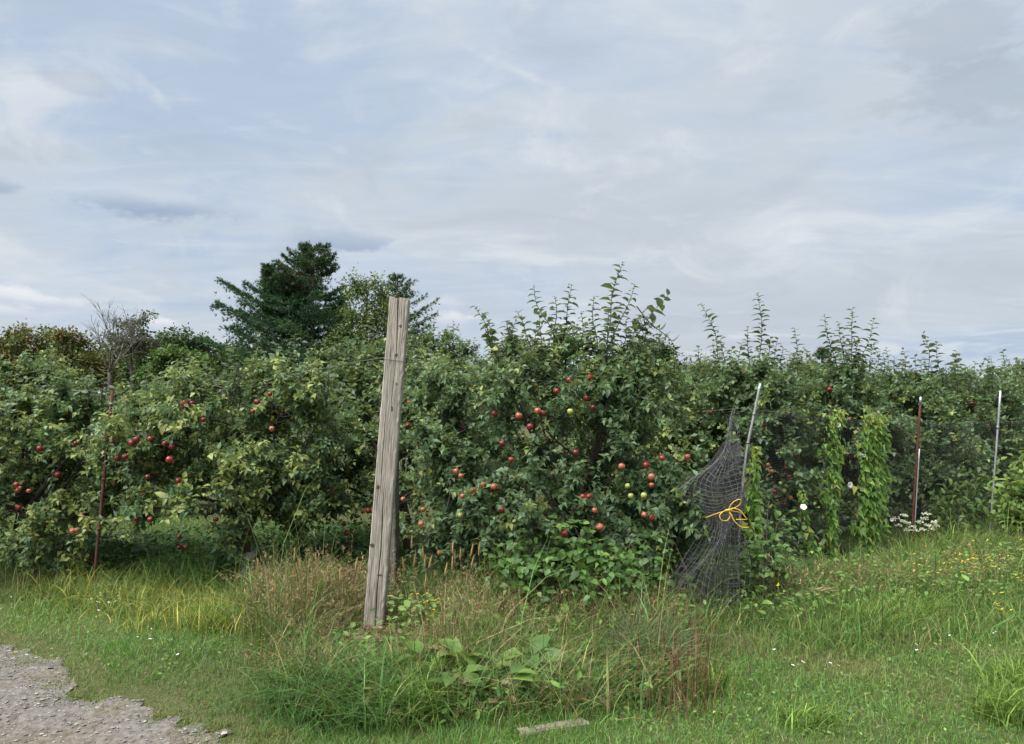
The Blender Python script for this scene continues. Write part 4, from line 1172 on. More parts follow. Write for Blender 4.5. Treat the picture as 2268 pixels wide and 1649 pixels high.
def net_panel(label, a, b, za, zb, seed):
    rng = np.random.default_rng(seed)
    root = thing('net_fence', label, 'fence', (a[0], a[1], float(gz(a[0], a[1]))), 'net fence panels')
    L = float(np.linalg.norm((b - a)[:2])); nu = int(L / CELL); nv = int(1.6 / CELL)
    K = 24

    def surf(u, v):
        x = a[0] + (b[0] - a[0]) * u; y = a[1] + (b[1] - a[1]) * u
        bulge = .035 * np.sin(u * 7 + seed) * np.sin(v * 3.0) + .02 * np.sin(u * 17 + v * 5) - .03 * np.sin(np.pi * u)
        top = za + (zb - za) * u - .05 * np.sin(np.pi * u) * v
        z = .03 + (top - .03) * v
        nx, ny = (b[1] - a[1]) / L, -(b[0] - a[0]) / L
        return np.stack([x + nx * bulge, y + ny * bulge, z + .012 * np.sin(u * 23 + v * 3)], -1)
    u = np.linspace(0, 1, nu)[:, None] + 0 * np.linspace(0, 1, K)[None]; v = np.linspace(0, 1, K)[None] + 0 * u
    v1 = tubes(surf(u, v), np.full((nu, K), .00078), 3)
    v = np.linspace(0, 1, nv)[:, None] + 0 * np.linspace(0, 1, K)[None]; u = np.linspace(0, 1, K)[None] + 0 * v
    v2 = tubes(surf(u, v), np.full((nv, K), .00078), 3)
    V, F = join([v1, v2]); o = mesh('netting', V, F, M_FENCENET, root)
    u = np.linspace(0, 1, 30); V, F = tubes(surf(u, np.ones(30)) + (0, 0, .004), np.full(30, .0014), 4)
    mesh('top_wire', V, F, M_WIRE, root)
    return root


net_panel('black net fence panel from the leaning conduit pole to the paired rusty rod', cb + (ct - cb) * .5, tb + (tt - tb) * .5, 1.60, 1.44, 3)
net_panel('narrow black net panel between the paired rod and the straight pole', tb + (tt - tb) * .5, gb + (gt - gb) * .5, 1.44, 1.42, 5)
net_panel('black net panel running on past the straight pole', gb + (gt - gb) * .5, eb, 1.42, 1.42, 7)

# bundled net tied back with rope
DN = 6.2
prof = np.array([  # row y, low-x edge, high-x edge, pleat depth
    (908, 1606, 1640, .05), (935, 1602, 1640, .06), (990, 1596, 1640, .06), (1030, 1566, 1644, .10), (1065, 1522, 1650, .17), (1095, 1504, 1654, .20), (1118, 1514, 1650, .18),
    (1140, 1566, 1632, .09), (1160, 1568, 1634, .10), (1200, 1545, 1648, .15), (1250, 1506, 1658, .19), (1300, 1472, 1660, .22), (1340, 1464, 1656, .22)], float)
ys = np.linspace(0, 1, len(prof))
root = thing('bundled_net', 'black plastic netting gathered and tied into a hanging bundle', 'netting', G(1570, 1335))
rng = np.random.default_rng(12)
FOLDS = 5


def bundle(u, v):
    yv = np.interp(v, ys, prof[:, 0]); lo = np.interp(v, ys, prof[:, 1]); hi = np.interp(v, ys, prof[:, 2]); dp_ = np.interp(v, ys, prof[:, 3])
    ph = u * FOLDS + .10 * np.sin(v * 9 + u * 20)
    tri = np.abs((ph % 2) - 1)
    sft = tri + .05 * np.sin(v * 14 + u * 31) + .03 * np.sin(v * 33 + u * 60)
    sx = lo + (hi - lo) * sft + 9 * np.sin(v * 6 + u * 9) * np.clip((v - .6) * 2, 0, 1)
    yy = yv + (tri - .5) * 60 * np.clip((v - .55) / .45, 0, 1) * np.cos(u * 4) + 8 * np.sin(u * 25 + v * 5)
    dd = DN + dp_ * 2.2 * (u - .5) + .5 * dp_ * np.sin(ph * np.pi) + .03 * np.sin(v * 21 + u * 13)
    dx, dy = (sx - 1134) / FPX, -(yy - 824.5) / FPX
    r = np.stack([dx, CP - dy * SP, SP + dy * CP], -1)
    p = np.array([0, 0, HC]) + r * (dd / r[..., 1])[..., None]
    p[..., 2] = np.maximum(p[..., 2], .015)
    return p


nu, nv = 96, 52
u = np.linspace(0, 1, nu)[:, None] + 0 * np.zeros((1, 60)); v = np.linspace(.16, 1, 60)[None] + 0 * u
V, F = tubes(bundle(u, v), np.full((nu, 60), .0014), 3, False); mesh('net_strands_down', V, F, M_FENCENET, root, kind='stuff')
v = np.linspace(.16, 1, nv)[:, None] + 0 * np.zeros((1, 150)); u = np.linspace(0, 1, 150)[None] + 0 * v
V, F = tubes(bundle(u, v), np.full((nv, 150), .0014), 3, False); mesh('net_strands_across', V, F, M_FENCENET, root, kind='stuff')


def front(u, v, k):
    """outer layer of the net, hanging over the front of the bundle"""
    yv = np.interp(v, ys, prof[:, 0]); lo = np.interp(v, ys, prof[:, 1]); hi = np.interp(v, ys, prof[:, 2])
    lo = lo + k * 22; hi = hi - (1 - k) * 40 * np.clip((v - .6) * 2.5, 0, 1)
    low = np.clip((v - .58) / .42, 0, 1)
    sx = lo + (hi - lo) * u + 9 * np.sin(v * 9 + u * 5 + k * 3) + 4 * np.sin(v * 23 + u * 7 + k)
    yy = yv + (u - .35) * 75 * low - 12 * (u - .5) * (1 - low) * np.sin(v * 12) + 8 * np.sin(u * 9 + v * 8 + k * 2)
    dd = DN - .20 + .10 * k - np.interp(v, ys, prof[:, 3]) * .6 * np.sin(np.pi * u) + .025 * np.sin(u * 17 + v * 6) - .12 * low
    dx, dy = (sx - 1134) / FPX, -(yy - 824.5) / FPX
    r = np.stack([dx, CP - dy * SP, SP + dy * CP], -1)
    p = np.array([0, 0, HC]) + r * (dd / r[..., 1])[..., None]
    p[..., 2] = np.maximum(p[..., 2], .015)
    return p


for k, (a_, c_, n1_, n2_) in enumerate([(0.02, 1.0, 15, 36), (.50, .97, 9, 15)]):
    u = np.linspace(0, 1, n1_)[:, None] + 0 * np.zeros((1, 60)); v = np.linspace(a_, c_, 60)[None] + 0 * u
    d1 = tubes(front(u, v, k), np.full((n1_, 60), .0017), 3, False)
    v = np.linspace(a_, c_, n2_)[:, None] + 0 * np.zeros((1, 40)); u = np.linspace(0, 1, 40)[None] + 0 * v
    V, F = join([d1, tubes(front(u, v, k), np.full((n2_, 40), .0017), 3, False)]); mesh('outer_net_layer', V, F, M_NET, root)
tw = spline([P(1555, 912, DN - .05), P(1600, 908, DN), P(1640, 905, DN + .2), ct * .87 + cb * .13], 14)
V, F = tubes(tw, np.full(14, .0014), 4); mesh('top_wire', V, F, M_WIRE, root)

# yellow rope
root = thing('rope', 'yellow rope knotted round the black net bundle with loose loops', 'rope', P(1612, 1131, DN - .3))
d0 = DN - .32


def rp(name, pts, dz=0, n=36, r=.0036):
    q = spline([P(x_, y_, d0 + z_) for x_, y_, z_ in pts], n)
    V, F = tubes(q, np.full(n, r), 6); return mesh(name, V, F, M_ROPE, root)


rp('strand', [(1566, 1146, .05), (1590, 1137, 0), (1613, 1131, -.01)])
rp('strand', [(1566, 1146, .05), (1552, 1148, .2), (1556, 1146, .5), (1600, 1142, .62), (1640, 1140, .5), (1646, 1137, .2), (1613, 1131, 0)])
rp('loop', [(1613, 1131, -.01), (1603, 1133, -.03), (1594, 1142, -.05), (1599, 1153, -.05), (1611, 1153, -.03), (1617, 1142, -.02), (1613, 1130, -.02)])
rp('loop', [(1613, 1131, -.01), (1620, 1117, -.03), (1634, 1107, -.05), (1642, 1110, -.04), (1636, 1120, -.02), (1622, 1128, -.01), (1612, 1132, -.02)])
rp('tail', [(1613, 1131, -.02), (1624, 1126, -.04), (1640, 1132, -.05), (1650, 1145, -.05), (1655, 1151, -.04), (1645, 1151, -.04), (1630, 1151, -.03)])
rp('tail', [(1613, 1132, -.02), (1620, 1141, -.04), (1627, 1155, -.05), (1639, 1166, -.05), (1648, 1169, -.05), (1658, 1168, -.05)])
V, F = tubes(np.array([P(1606, 1131, d0 - .01), P(1613, 1130, d0 - .03), P(1619, 1132, d0 - .01)]), np.array([.006, .009, .006]), 8); mesh('knot', V, F, M_ROPE, root)


# ------------------------------------------------------------------ bindweed
BIND_C = [(.13, .25, .045), (.165, .29, .052), (.10, .20, .045), (.23, .33, .065), (.30, .32, .075)]
V_BIND = leaf_variants('leaf', BIND_C, M_VINE, W=.72, T=HEART_T, S=HEART_S, curl=(.0, .3), seed=5)


def trumpet(parent, p, face, r, name='flower'):
    K = 10; rings = [(.10, 0), (.16, .45), (.42, .8), (.95, 1.0), (1.0, .96)]
    f = nrm(face[None])[0]; a = nrm(np.cross(f, [.2, .1, 1.])[None])[0]; b = np.cross(f, a)
    V = np.array([p + (a * math.cos(6.283 * k / K) + b * math.sin(6.283 * k / K)) * rr * r * (1 + (.06 if k % 2 else -.04) * (rr > .9)) + f * (z_ - 1) * r * 1.2 for rr, z_ in rings for k in range(K)])
    F = []
    for i in range(len(rings) - 1):
        for k in range(K):
            q = (k + 1) % K
            F += [(i * K + k, i * K + q, (i + 1) * K + q), (i * K + k, (i + 1) * K + q, (i + 1) * K + k)]
    return mesh(name, V, np.array(F), M_WHITE, parent)


def bindweed(label, path, widths, n, seed, flowers=(), parts=300, thick=.07, low=.0, LL=.062):
    """leaves hanging like tiles over a strip of the net; path = list of world points from top to bottom"""
    rng = np.random.default_rng(seed)
    path = np.array(path); 
    root = thing('bindweed_vine', label, 'vine', (path[-1][0], path[-1][1], float(gz(path[-1][0], path[-1][1]))), 'bindweed on the fence')
    along = nrm(np.array([[2.74, 1.7, 0]]))[0]; outw = np.array([.5, -.87, 0])
    st = []
    for k in range(9):
        o = rng.uniform(-.45, .45)
        q = spline([p + along * (o * w_ + rng.normal(0, .03)) + outw * rng.uniform(0, .03) for p, w_ in zip(path, widths)], 26)
        st.append(tubes(q, np.full(26, .0018), 4))
    V, F = join(st); mesh('stems', V, F, M_TWIG, root)
    t = rng.random(n) ** 1.0 * (len(path) - 1.001); i = t.astype(int); f = (t - i)[:, None]
    c = path[i] * (1 - f) + path[i + 1] * f
    w_ = (np.array(widths)[i] * (1 - f[:, 0]) + np.array(widths)[i + 1] * f[:, 0])
    e = np.clip(rng.normal(0, .30, n), -.62, .62)
    w_ = w_ * (1 + .25 * np.sin(t * 5 + seed))
    pos = c + along * (e * w_)[:, None] + outw * (rng.uniform(0, 1, n) * thick * (1.1 - 1.2 * np.abs(e)))[:, None]
    d = np.array([0, 0, -1.]) + rng.normal(0, .35, (n, 3)) + along * (e * .8)[:, None] + outw * .6
    nn = outw * .9 + np.array([0, 0, .8]) + rng.normal(0, .35, (n, 3))
    L = LL * np.exp(rng.normal(0, .22, n))
    L *= np.where(np.linspace(0, 1, n) < 0, 1, 1)
    ht = t / (len(path) - 1)
    L *= .75 + .35 * np.clip(ht * 2.2, 0, 1)
    pick = rng.choice(5, n, p=[.3, .28, .22, .14, .06])
    top = ht < .12; pick[top] = rng.choice([3, 4, 1], top.sum())
    front = rng.permutation(n)[:parts]
    mask = np.ones(n, bool); mask[front] = False
    V, F = leaves(pos[mask], d[mask], nn[mask], L[mask], L[mask] * .72, .25, .15, HEART_T, HEART_S)
    cc = np.array(BIND_C)[pick[mask]] * np.exp(rng.normal(0, .15, (mask.sum(), 1)))
    fo = mesh('foliage', V, F, M_VINE, root, np.repeat(cc, 8, 0)) if mask.any() else None
    if fo: fo['kind'] = 'stuff'
    for k in front:
        link('leaf', V_BIND[pick[k]], root, place(pos[k], d[k], nn[k], L[k]))
    for (vx, vy, dd, r_) in flowers:
        p = P(vx, vy, dd - .12); r_ = r_ * 1.25
        trumpet(root, p, np.array([-.3 + rng.normal(0, .3), -1, .25 + rng.normal(0, .2)]), r_)
    return root


fa, fb = cb + (ct - cb) * .5, tb + (tt - tb) * .5


def on_fence(vx, vy):
    r = ray(vx, vy); k = r[0] / r[1]
    t = (k * fa[1] - fa[0]) / ((fb[0] - fa[0]) - k * (fb[1] - fa[1]))
    return P(vx, vy, float(fa[1] + (fb[1] - fa[1]) * t) - .02)


bindweed('narrower bright green bindweed column hanging on the black net', [on_fence(*p) for p in [(1848, 905), (1843, 950), (1840, 1020), (1836, 1090), (1832, 1160), (1835, 1225)]], [.24, .27, .27, .25, .15, .10], 520, 301,
         [(1856, 942, 8.0, .022), (1845, 1077, 8.0, .02), (1838, 1111, 7.95, .03), (1848, 1118, 8, .018), (1780, 1123, 7.7, .026)], LL=.064)
bindweed('wide bright green bindweed curtain on the net beside the paired rusty rod', [on_fence(*p) for p in [(1936, 915), (1934, 960), (1932, 1030), (1930, 1100), (1922, 1170), (1915, 1240)]], [.34, .40, .42, .42, .42, .36], 1250, 303,
         [(1884, 1075, 8.3, .028), (1938, 1076, 8.3, .028), (1910, 1085, 8.3, .018), (1915, 1010, 8.35, .016), (1932, 1012, 8.35, .018), (1908, 1008, 8.3, .013), (1950, 1036, 8.4, .012), (1975, 1152, 8.5, .016)], LL=.066)
bindweed('bindweed climbing the lower half of the leaning conduit pole', [P(x_, y_, 6.95) for x_, y_ in [(1664, 985), (1660, 1040), (1657, 1090), (1662, 1140), (1660, 1190), (1650, 1240)]], [.05, .10, .13, .13, .15, .15], 300, 305, parts=300, thick=.10, LL=.062)
bindweed('thin bindweed strands trailing from the narrow column to the grass', [on_fence(*p) for p in [(1770, 1085), (1772, 1120), (1778, 1170), (1800, 1210), (1815, 1250)]], [.06, .08, .08, .18, .22], 130, 307, parts=130, thick=.06)


# ------------------------------------------------------------------ grass
def grass_obj(name, label, parts):
    Vs, Fs, Cs, n = [], [], [], 0
    for V, F, C in parts:
        Vs.append(V); Fs.append(F + n); Cs.append(C); n += len(V)
    o = mesh(name, np.concatenate(Vs), np.concatenate(Fs), M_GRASS, col=np.concatenate(Cs), kind='stuff')
    o['label'] = label
    return o


def zone_pts(polyv, n, rng, feather=.12, on_road=False):
    poly = [tuple(G(*p)[:2]) for p in polyv]
    a = np.array(poly); lo, hi = a.min(0) - .2, a.max(0) + .2
    xs, ys_ = [], []
    got = 0
    while got < n:
        x_ = rng.uniform(lo[0], hi[0], n * 2); y_ = rng.uniform(lo[1], hi[1], n * 2)
        k = in_poly(x_ + feather * rng.normal(size=len(x_)), y_ + feather * rng.normal(size=len(x_)), poly)
        # keep more of the near ones
        k &= rng.random(len(x_)) < np.clip((4.0 / np.maximum(y_, .1)) ** 1.1, 0, 1)
        xs.append(x_[k]); ys_.append(y_[k]); got += k.sum()
    x_, y_ = np.concatenate(xs)[:n], np.concatenate(ys_)[:n]
    k = ~road_mask(x_, y_) | on_road
    return x_[k], y_[k]


def palette(cols, wts, n, rng, var=.2):
    c = np.array(cols)[rng.choice(len(cols), n, p=np.array(wts) / sum(wts))]
    return c * np.exp(rng.normal(0, var, (n, 1)))


def sward(x_, y_, h, w, lean, cols, wts, rng, K=3, var=.2, patch=None):
    n = len(x_)
    B = np.stack([x_, y_, gz(x_, y_) - .004], -1)
    az = rng.uniform(0, 6.28, n)
    V, F, per = blades(B, h, az, lean, w, K, rng.normal(0, .8, n))
    c = palette(cols, wts, n, rng, var)
    if patch is not None:
        c = c * (1 - patch[:, None]) + palette([(.20, .18, .075), (.29, .25, .125)], [1, 1], n, rng) * patch[:, None]
    return V, F, np.repeat(c, per, 0)


LAWN = [(.100, .215, .038), (.132, .245, .046), (.072, .185, .055), (.19, .245, .056), (.32, .29, .14)]
rng = np.random.default_rng(400)
# mown lawn in front
n = 300000
y_ = 3.0 + 7.2 * rng.random(n) ** 1.55; x_ = rng.uniform(-1, 1, n) * (.74 * y_ + .9)
edge_far = road_mask(x_ + np.abs(rng.normal(0, .11, n)), y_ + np.abs(rng.normal(0, .09, n)))
stray = edge_far & (rng.random(n) < .05 * (vnoise(x_, y_, 6, 60) > .45))
k = (~edge_far | stray); x_, y_, st_ = x_[k], y_[k], stray[k]; n = len(x_)
dry = np.clip(vnoise(x_, y_, 2.1, 61) * .5 + vnoise(x_, y_, 6, 62) * .28 - .16, 0, .7)
near_road = road_mask(x_ - .14, y_ - .12)
dry = np.where(near_road, np.clip(dry + .35, 0, .9), dry)
h = .047 * np.exp(rng.normal(0, .35, n)) * (1 + .35 * vnoise(x_, y_, 3.3, 63)).clip(.5, 1.7) * np.where(near_road, .7, 1)
lush = vnoise(x_, y_, 1.4, 64)[:, None]
wl_ = .0042 * (y_ / 5) ** .6; le_ = np.abs(rng.normal(.6, .4, n)); nearm = y_ < 5.0
lawn = []
for mk, K_ in ((nearm, 2), (~nearm, 1)):
    V, F, C = sward(x_[mk], y_[mk], h[mk], wl_[mk] * (1 if K_ == 2 else 1.25), le_[mk], LAWN, [4, 3, 3, 1.2, .4], rng, K=K_, patch=dry[mk])
    lawn.append((V, F, C * np.repeat(1 + .22 * np.clip(lush[mk], -1, 1), 2 * K_ + 1, 0)))
grass_obj('grass', 'short mown green grass of the lawn', lawn)

# rougher turf under and behind the orchard trees
n = 60000
y_ = 6.4 + 14 * rng.random(n) ** 1.4; x_ = rng.uniform(-1, 1, n) * (.74 * y_ + 1)
h = .085 * np.exp(rng.normal(0, .4, n)) * (1 + .5 * vnoise(x_, y_, 2.2, 70)).clip(.3, 1.8)
grass_obj('grass', 'rough grass under the apple trees', [sward(x_, y_, h, .007 * (y_ / 7) ** .8, np.abs(rng.normal(.6, .4, n)), [(.045, .105, .026), (.06, .13, .03), (.08, .12, .034), (.12, .12, .045)], [4, 3, 1, .4], rng, K=1)])  # shade under the trees is put into these darker greens

parts = []


def clear(x_, y_):
    out = np.ones(len(x_))
    for (vx, vy, r0, r1) in ((836, 1436, .26, .6), (553, 1300, .15, .4)):
        p = G(vx, vy); d_ = np.hypot((x_ - p[0]), (y_ - p[1]) * .8)
        out = np.minimum(out, .14 + .86 * np.clip((d_ - r0) / (r1 - r0), 0, 1))
    return out


def zone(poly, n, h, hv, w, lean, cols, wts, K=4, feather=.14, var=.34, hfun=None):
    K = 3
    x_, y_ = zone_pts(poly, n, rng, feather); m = len(x_)
    hh = h * np.exp(rng.normal(0, hv, m)) * (1 + .35 * vnoise(x_, y_, 2.6, int(n) % 97)).clip(.45, 1.6) * clear(x_, y_)
    return sward(x_, y_, hh, w * 1.2 * np.exp(rng.normal(0, .3, m)), np.abs(rng.normal(lean, .35, m)), cols, wts, rng, K, var)


LUSH = [(.075, .175, .034), (.10, .205, .042), (.056, .14, .038), (.15, .205, .05)]
OLIVE = [(.155, .185, .06), (.13, .19, .052), (.20, .20, .078), (.25, .21, .105)]
STRAW = [(.30, .235, .125), (.24, .18, .095), (.19, .13, .075), (.36, .29, .17)]
REDB = [(.15, .075, .045), (.19, .10, .055), (.12, .07, .045), (.22, .15, .08)]
YEL = [(.26, .27, .05), (.20, .24, .05), (.32, .29, .07), (.14, .19, .045)]
# band of yellow green grass along the fence by the rusty rod
parts.append(zone([(110, 1290), (300, 1300), (620, 1345), (640, 1400), (450, 1395), (260, 1350), (100, 1320)], 8000, .13, .45, .0042, .8, YEL + OLIVE[:2] + LUSH[:1], [2, 3, 1, 2, 3, 2, 2], feather=.2))
parts.append(zone([(360, 1370), (520, 1360), (560, 1395), (440, 1405)], 900, .17, .35, .0045, .6, YEL, [4, 2, 3, 1], feather=.2))
parts.append(zone([(0, 1262), (200, 1265), (420, 1300), (620, 1330), (560, 1290), (300, 1262)], 5000, .13, .45, .0048, .7, OLIVE[:2] + LUSH[:3], [1, 1, 3, 2, 4]))
parts.append(zone([(15, 1270), (95, 1275), (95, 1315), (15, 1312)], 260, .22, .3, .003, .35, OLIVE + REDB[:2], [3, 3, 2, 2, 1, 1], K=3))
# strip of taller growth in front of the trees
parts.append(zone([(540, 1360), (900, 1370), (1300, 1345), (1500, 1360), (1540, 1420), (1250, 1470), (900, 1480), (640, 1450)], 15000, .30, .38, .0040, .55, OLIVE + LUSH[:2], [3, 3, 2, 2, 3, 2]))
parts.append(zone([(640, 1430), (1000, 1440), (1300, 1440), (1500, 1440), (1480, 1530), (1250, 1580), (1000, 1590), (780, 1590), (660, 1520)], 18000, .19, .45, .0044, .75, LUSH + OLIVE + STRAW[:2], [3, 2, 4, 1.5, 2.5, 2, 2, 2, .8, .8]))
# dark lush arching clump at the near side of the strip
parts.append(zone([(640, 1520), (840, 1490), (920, 1550), (900, 1600), (760, 1602), (670, 1575)], 4200, .22, .35, .0052, 1.0, [(.06, .135, .03), (.075, .155, .035), (.05, .11, .03), (.10, .18, .045)], [3, 3, 2, 1], feather=.12))
parts.append(zone([(1360, 1440), (1460, 1440), (1480, 1490), (1400, 1500)], 900, .32, .25, .005, .8, [(.12, .19, .085), (.15, .22, .11), (.09, .16, .06)], [2, 2, 1], feather=.05))
# rough strip along the net fence
parts.append(zone([(1560, 1330), (1750, 1270), (2000, 1225), (2300, 1215), (2330, 1300), (2000, 1320), (1750, 1360), (1600, 1400)], 13000, .15, .45, .0042, .65, LUSH + OLIVE + STRAW[:1], [3, 3, 1.5, 2, 3, 2, 2, 1, .5]))
parts.append(zone([(1990, 1200), (2300, 1195), (2320, 1235), (2000, 1240)], 2600, .17, .4, .005, .7, OLIVE + YEL[:2] + LUSH[:2], [2, 2, 2, 1, 1, 1, 2, 2]))
parts.append(zone([(1700, 1370), (2000, 1330), (2330, 1310), (2330, 1420), (1980, 1440), (1700, 1450)], 11000, .10, .45, .0040, .6, LUSH + OLIVE, [3, 3, 1, 2, 2, 2, 1, .6]))
# paler tufts in the lawn
for (vx, vy, rp_, n_, h_) in [(1955, 1385, 65, 900, .20), (2040, 1372, 45, 500, .19), (2250, 1590, 70, 1100, .16), (2245, 1530, 50, 500, .15), (1560, 1520, 50, 380, .12), (1790, 1600, 60, 500, .10), (480, 1395, 40, 500, .16), (930, 1590, 60, 500, .2)]:
    parts.append(zone([(vx - rp_, vy - 8), (vx, vy - 18), (vx + rp_, vy - 8), (vx + rp_ * .8, vy + 12), (vx, vy + 20), (vx - rp_ * .8, vy + 12)], n_, h_, .3, .0045, .75, [(.13, .215, .04), (.165, .245, .05), (.10, .18, .035)], [2, 2, 1], feather=.05))
for (vx, vy, rp_, n_) in [(127, 1516, 26, 160), (166, 1538, 34, 260), (250, 1570, 26, 160), (355, 1590, 34, 220), (60, 1470, 22, 160), (470, 1618, 40, 260), (600, 1640, 40, 260), (30, 1452, 25, 140), (215, 1553, 18, 90), (420, 1608, 20, 120)]:
    x_, y_ = zone_pts([(vx - rp_, vy + 1), (vx, vy - 5), (vx + rp_, vy - 2), (vx + rp_ * .6, vy + 5), (vx - rp_ * .5, vy + 6)], n_, rng, .03, True); m = len(x_)
    parts.append(sward(x_, y_, .04 * np.exp(rng.normal(0, .35, m)), .0036, np.abs(rng.normal(.8, .35, m)), OLIVE + LUSH[:1], [2, 2, 2, 2, 2], rng, 2))
grass_obj('tall_grass', 'tall unmown grass along the orchard edge', parts)

# fine tan seed heads and dry stems
parts = []


def panicles(poly, n, h, cols, wts, hv=.22, heads=9, spread=.02, w=.0016):
    x_, y_ = zone_pts(poly, n, rng, .14); m = len(x_)
    hh = h * np.exp(rng.normal(0, hv, m)) * clear(x_, y_); ln = np.abs(rng.normal(.22, .16, m)); az = rng.uniform(0, 6.28, m)
    B = np.stack([x_, y_, gz(x_, y_) - .01], -1)
    V, F, per = blades(B, hh, az, ln, w, 4, rng.normal(0, .5, m))
    c = palette(cols, wts, m, rng)
    out = [(V, F, np.repeat(c, per, 0))]
    hd = np.stack([np.cos(az), np.sin(az), np.zeros(m)], -1)
    i = np.repeat(np.arange(m), heads); s_ = rng.uniform(.72, 1.0, len(i))
    pos = B[i] + hd[i] * ((hh * ln)[i] * s_ ** 2)[:, None]
    pos[:, 2] += hh[i] * (s_ - .42 * np.minimum(ln, 1.4)[i] * s_ ** 2.2)
    dv = np.array([0, 0, .8]) + rng.normal(0, .6, (len(i), 3))
    V, F = leaves2(pos, dv, rng.normal(size=(len(i), 3)), spread * rng.uniform(.6, 1.4, len(i)), spread * .20)
    out.append((V, F, np.repeat(c[i] * np.exp(rng.normal(0, .15, (len(i), 1))), 4, 0)))
    return out


parts += panicles([(560, 1350), (820, 1345), (860, 1400), (820, 1450), (640, 1440)], 2600, .33, STRAW, [2, 2, 3, 1], spread=.026)
parts += panicles([(850, 1380), (1100, 1370), (1130, 1450), (880, 1480)], 1100, .40, STRAW + OLIVE[:1], [2, 2, 2, 1, 2])
parts += panicles([(1080, 1360), (1400, 1340), (1450, 1420), (1150, 1440)], 1000, .28, STRAW + OLIVE[:2], [3, 2, 1.5, 2, 2, 2], spread=.03, heads=10)
parts += panicles([(1280, 1390), (1500, 1370), (1540, 1440), (1480, 1520), (1320, 1470)], 430, .34, REDB, [2, 2, 2, 1], w=.0055, heads=20, spread=.009)
parts += panicles([(1450, 1500), (1530, 1500), (1530, 1580), (1460, 1570)], 150, .28, REDB, [2, 2, 2, 1], w=.0055, heads=20, spread=.009)
parts += panicles([(880, 1430), (1010, 1430), (1010, 1530), (900, 1530)], 130, .38, REDB, [2, 2, 2, 1], w=.0055, heads=20, spread=.009)
parts += panicles([(1130, 1370), (1300, 1350), (1330, 1400), (1160, 1420)], 700, .24, [(.42, .34, .20), (.36, .28, .15), (.30, .22, .12)], [1, 1, 1], spread=.03, heads=12)
parts += panicles([(1600, 1330), (1900, 1290), (2250, 1250), (2250, 1300), (1900, 1350)], 1100, .22, STRAW + OLIVE[:2], [1, 1, 2, .5, 2, 2])
parts += panicles([(620, 1480), (740, 1470), (760, 1530), (660, 1530)], 500, .20, STRAW, [1, 1, 2, .5], spread=.02)
parts += panicles([(1690, 1318), (1725, 1315), (1730, 1335), (1690, 1338)], 260, .34, [(.40, .33, .20), (.34, .27, .15)], [1, 1], spread=.03, heads=4)
Vs, Fs, Cs, n0 = [], [], [], 0
for V, F, C in parts:
    Vs.append(V); Fs.append(F + n0); Cs.append(C); n0 += len(V)
o = mesh('dry_grass', np.concatenate(Vs), np.concatenate(Fs), M_DRY, col=np.concatenate(Cs), kind='stuff')
o['label'] = 'tan and rust brown seed heads among the tall grass'

# small-leaved herbs that fill the strip and the lawn
parts = []


def herbs(poly, n, h0, h1, L, cols, wts, hv=.3):
    x_, y_ = zone_pts(poly, n, rng, .12); m = len(x_)
    pos = np.stack([x_, y_, gz(x_, y_) + rng.uniform(h0, h1, m)], -1)
    a = rng.uniform(0, 6.28, m)
    dv = np.stack([np.cos(a), np.sin(a), rng.normal(.15, .35, m)], -1)
    nn = np.array([0, 0, 1.]) + rng.normal(0, .4, (m, 3))
    LL_ = L * np.exp(rng.normal(0, hv, m))
    V, F = leaves(pos, dv, nn, LL_, LL_ * .5, .3, .25)
    return V, F, np.repeat(palette(cols, wts, m, rng), 8, 0)


GL = [(.11, .20, .045), (.135, .235, .055), (.09, .165, .05), (.19, .24, .065)]
parts.append(herbs([(640, 1450), (1300, 1440), (1480, 1440), (1480, 1540), (1200, 1590), (800, 1590)], 2200, .02, .17, .05, GL + [(.20, .15, .08), (.16, .11, .06)], [2, 2, 3, 1, 1, 1]))
parts.append(herbs([(880, 1380), (1500, 1360), (1480, 1440), (900, 1450)], 1800, .05, .28, .05, GL + OLIVE[:2], [3, 3, 2, 1, 1, 1]))
parts.append(herbs([(1560, 1330), (1900, 1280), (2300, 1230), (2300, 1320), (1700, 1400)], 2600, .02, .2, .04, GL, [3, 3, 2, 1]))
parts.append(herbs([(0, 1300), (600, 1400), (640, 1480), (300, 1500), (0, 1400)], 1100, .01, .045, .018, GL, [3, 3, 2, 1]))
parts.append(herbs([(1480, 1480), (2300, 1400), (2300, 1640), (1300, 1640)], 1600, .01, .045, .02, GL, [3, 3, 2, 1]))
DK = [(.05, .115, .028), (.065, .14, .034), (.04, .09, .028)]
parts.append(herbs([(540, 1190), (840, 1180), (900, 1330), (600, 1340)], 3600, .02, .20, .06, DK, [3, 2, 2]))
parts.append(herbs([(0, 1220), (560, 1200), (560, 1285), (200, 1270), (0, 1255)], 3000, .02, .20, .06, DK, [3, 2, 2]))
parts.append(herbs([(1000, 1270), (1500, 1290), (1520, 1350), (1000, 1370)], 1600, .02, .25, .06, GL, [3, 3, 2, 1]))
grass_obj('ground_cover', 'small leafy weeds and clover in the grass', parts)


# ------------------------------------------------------------------ wild flowers
STEMS = []


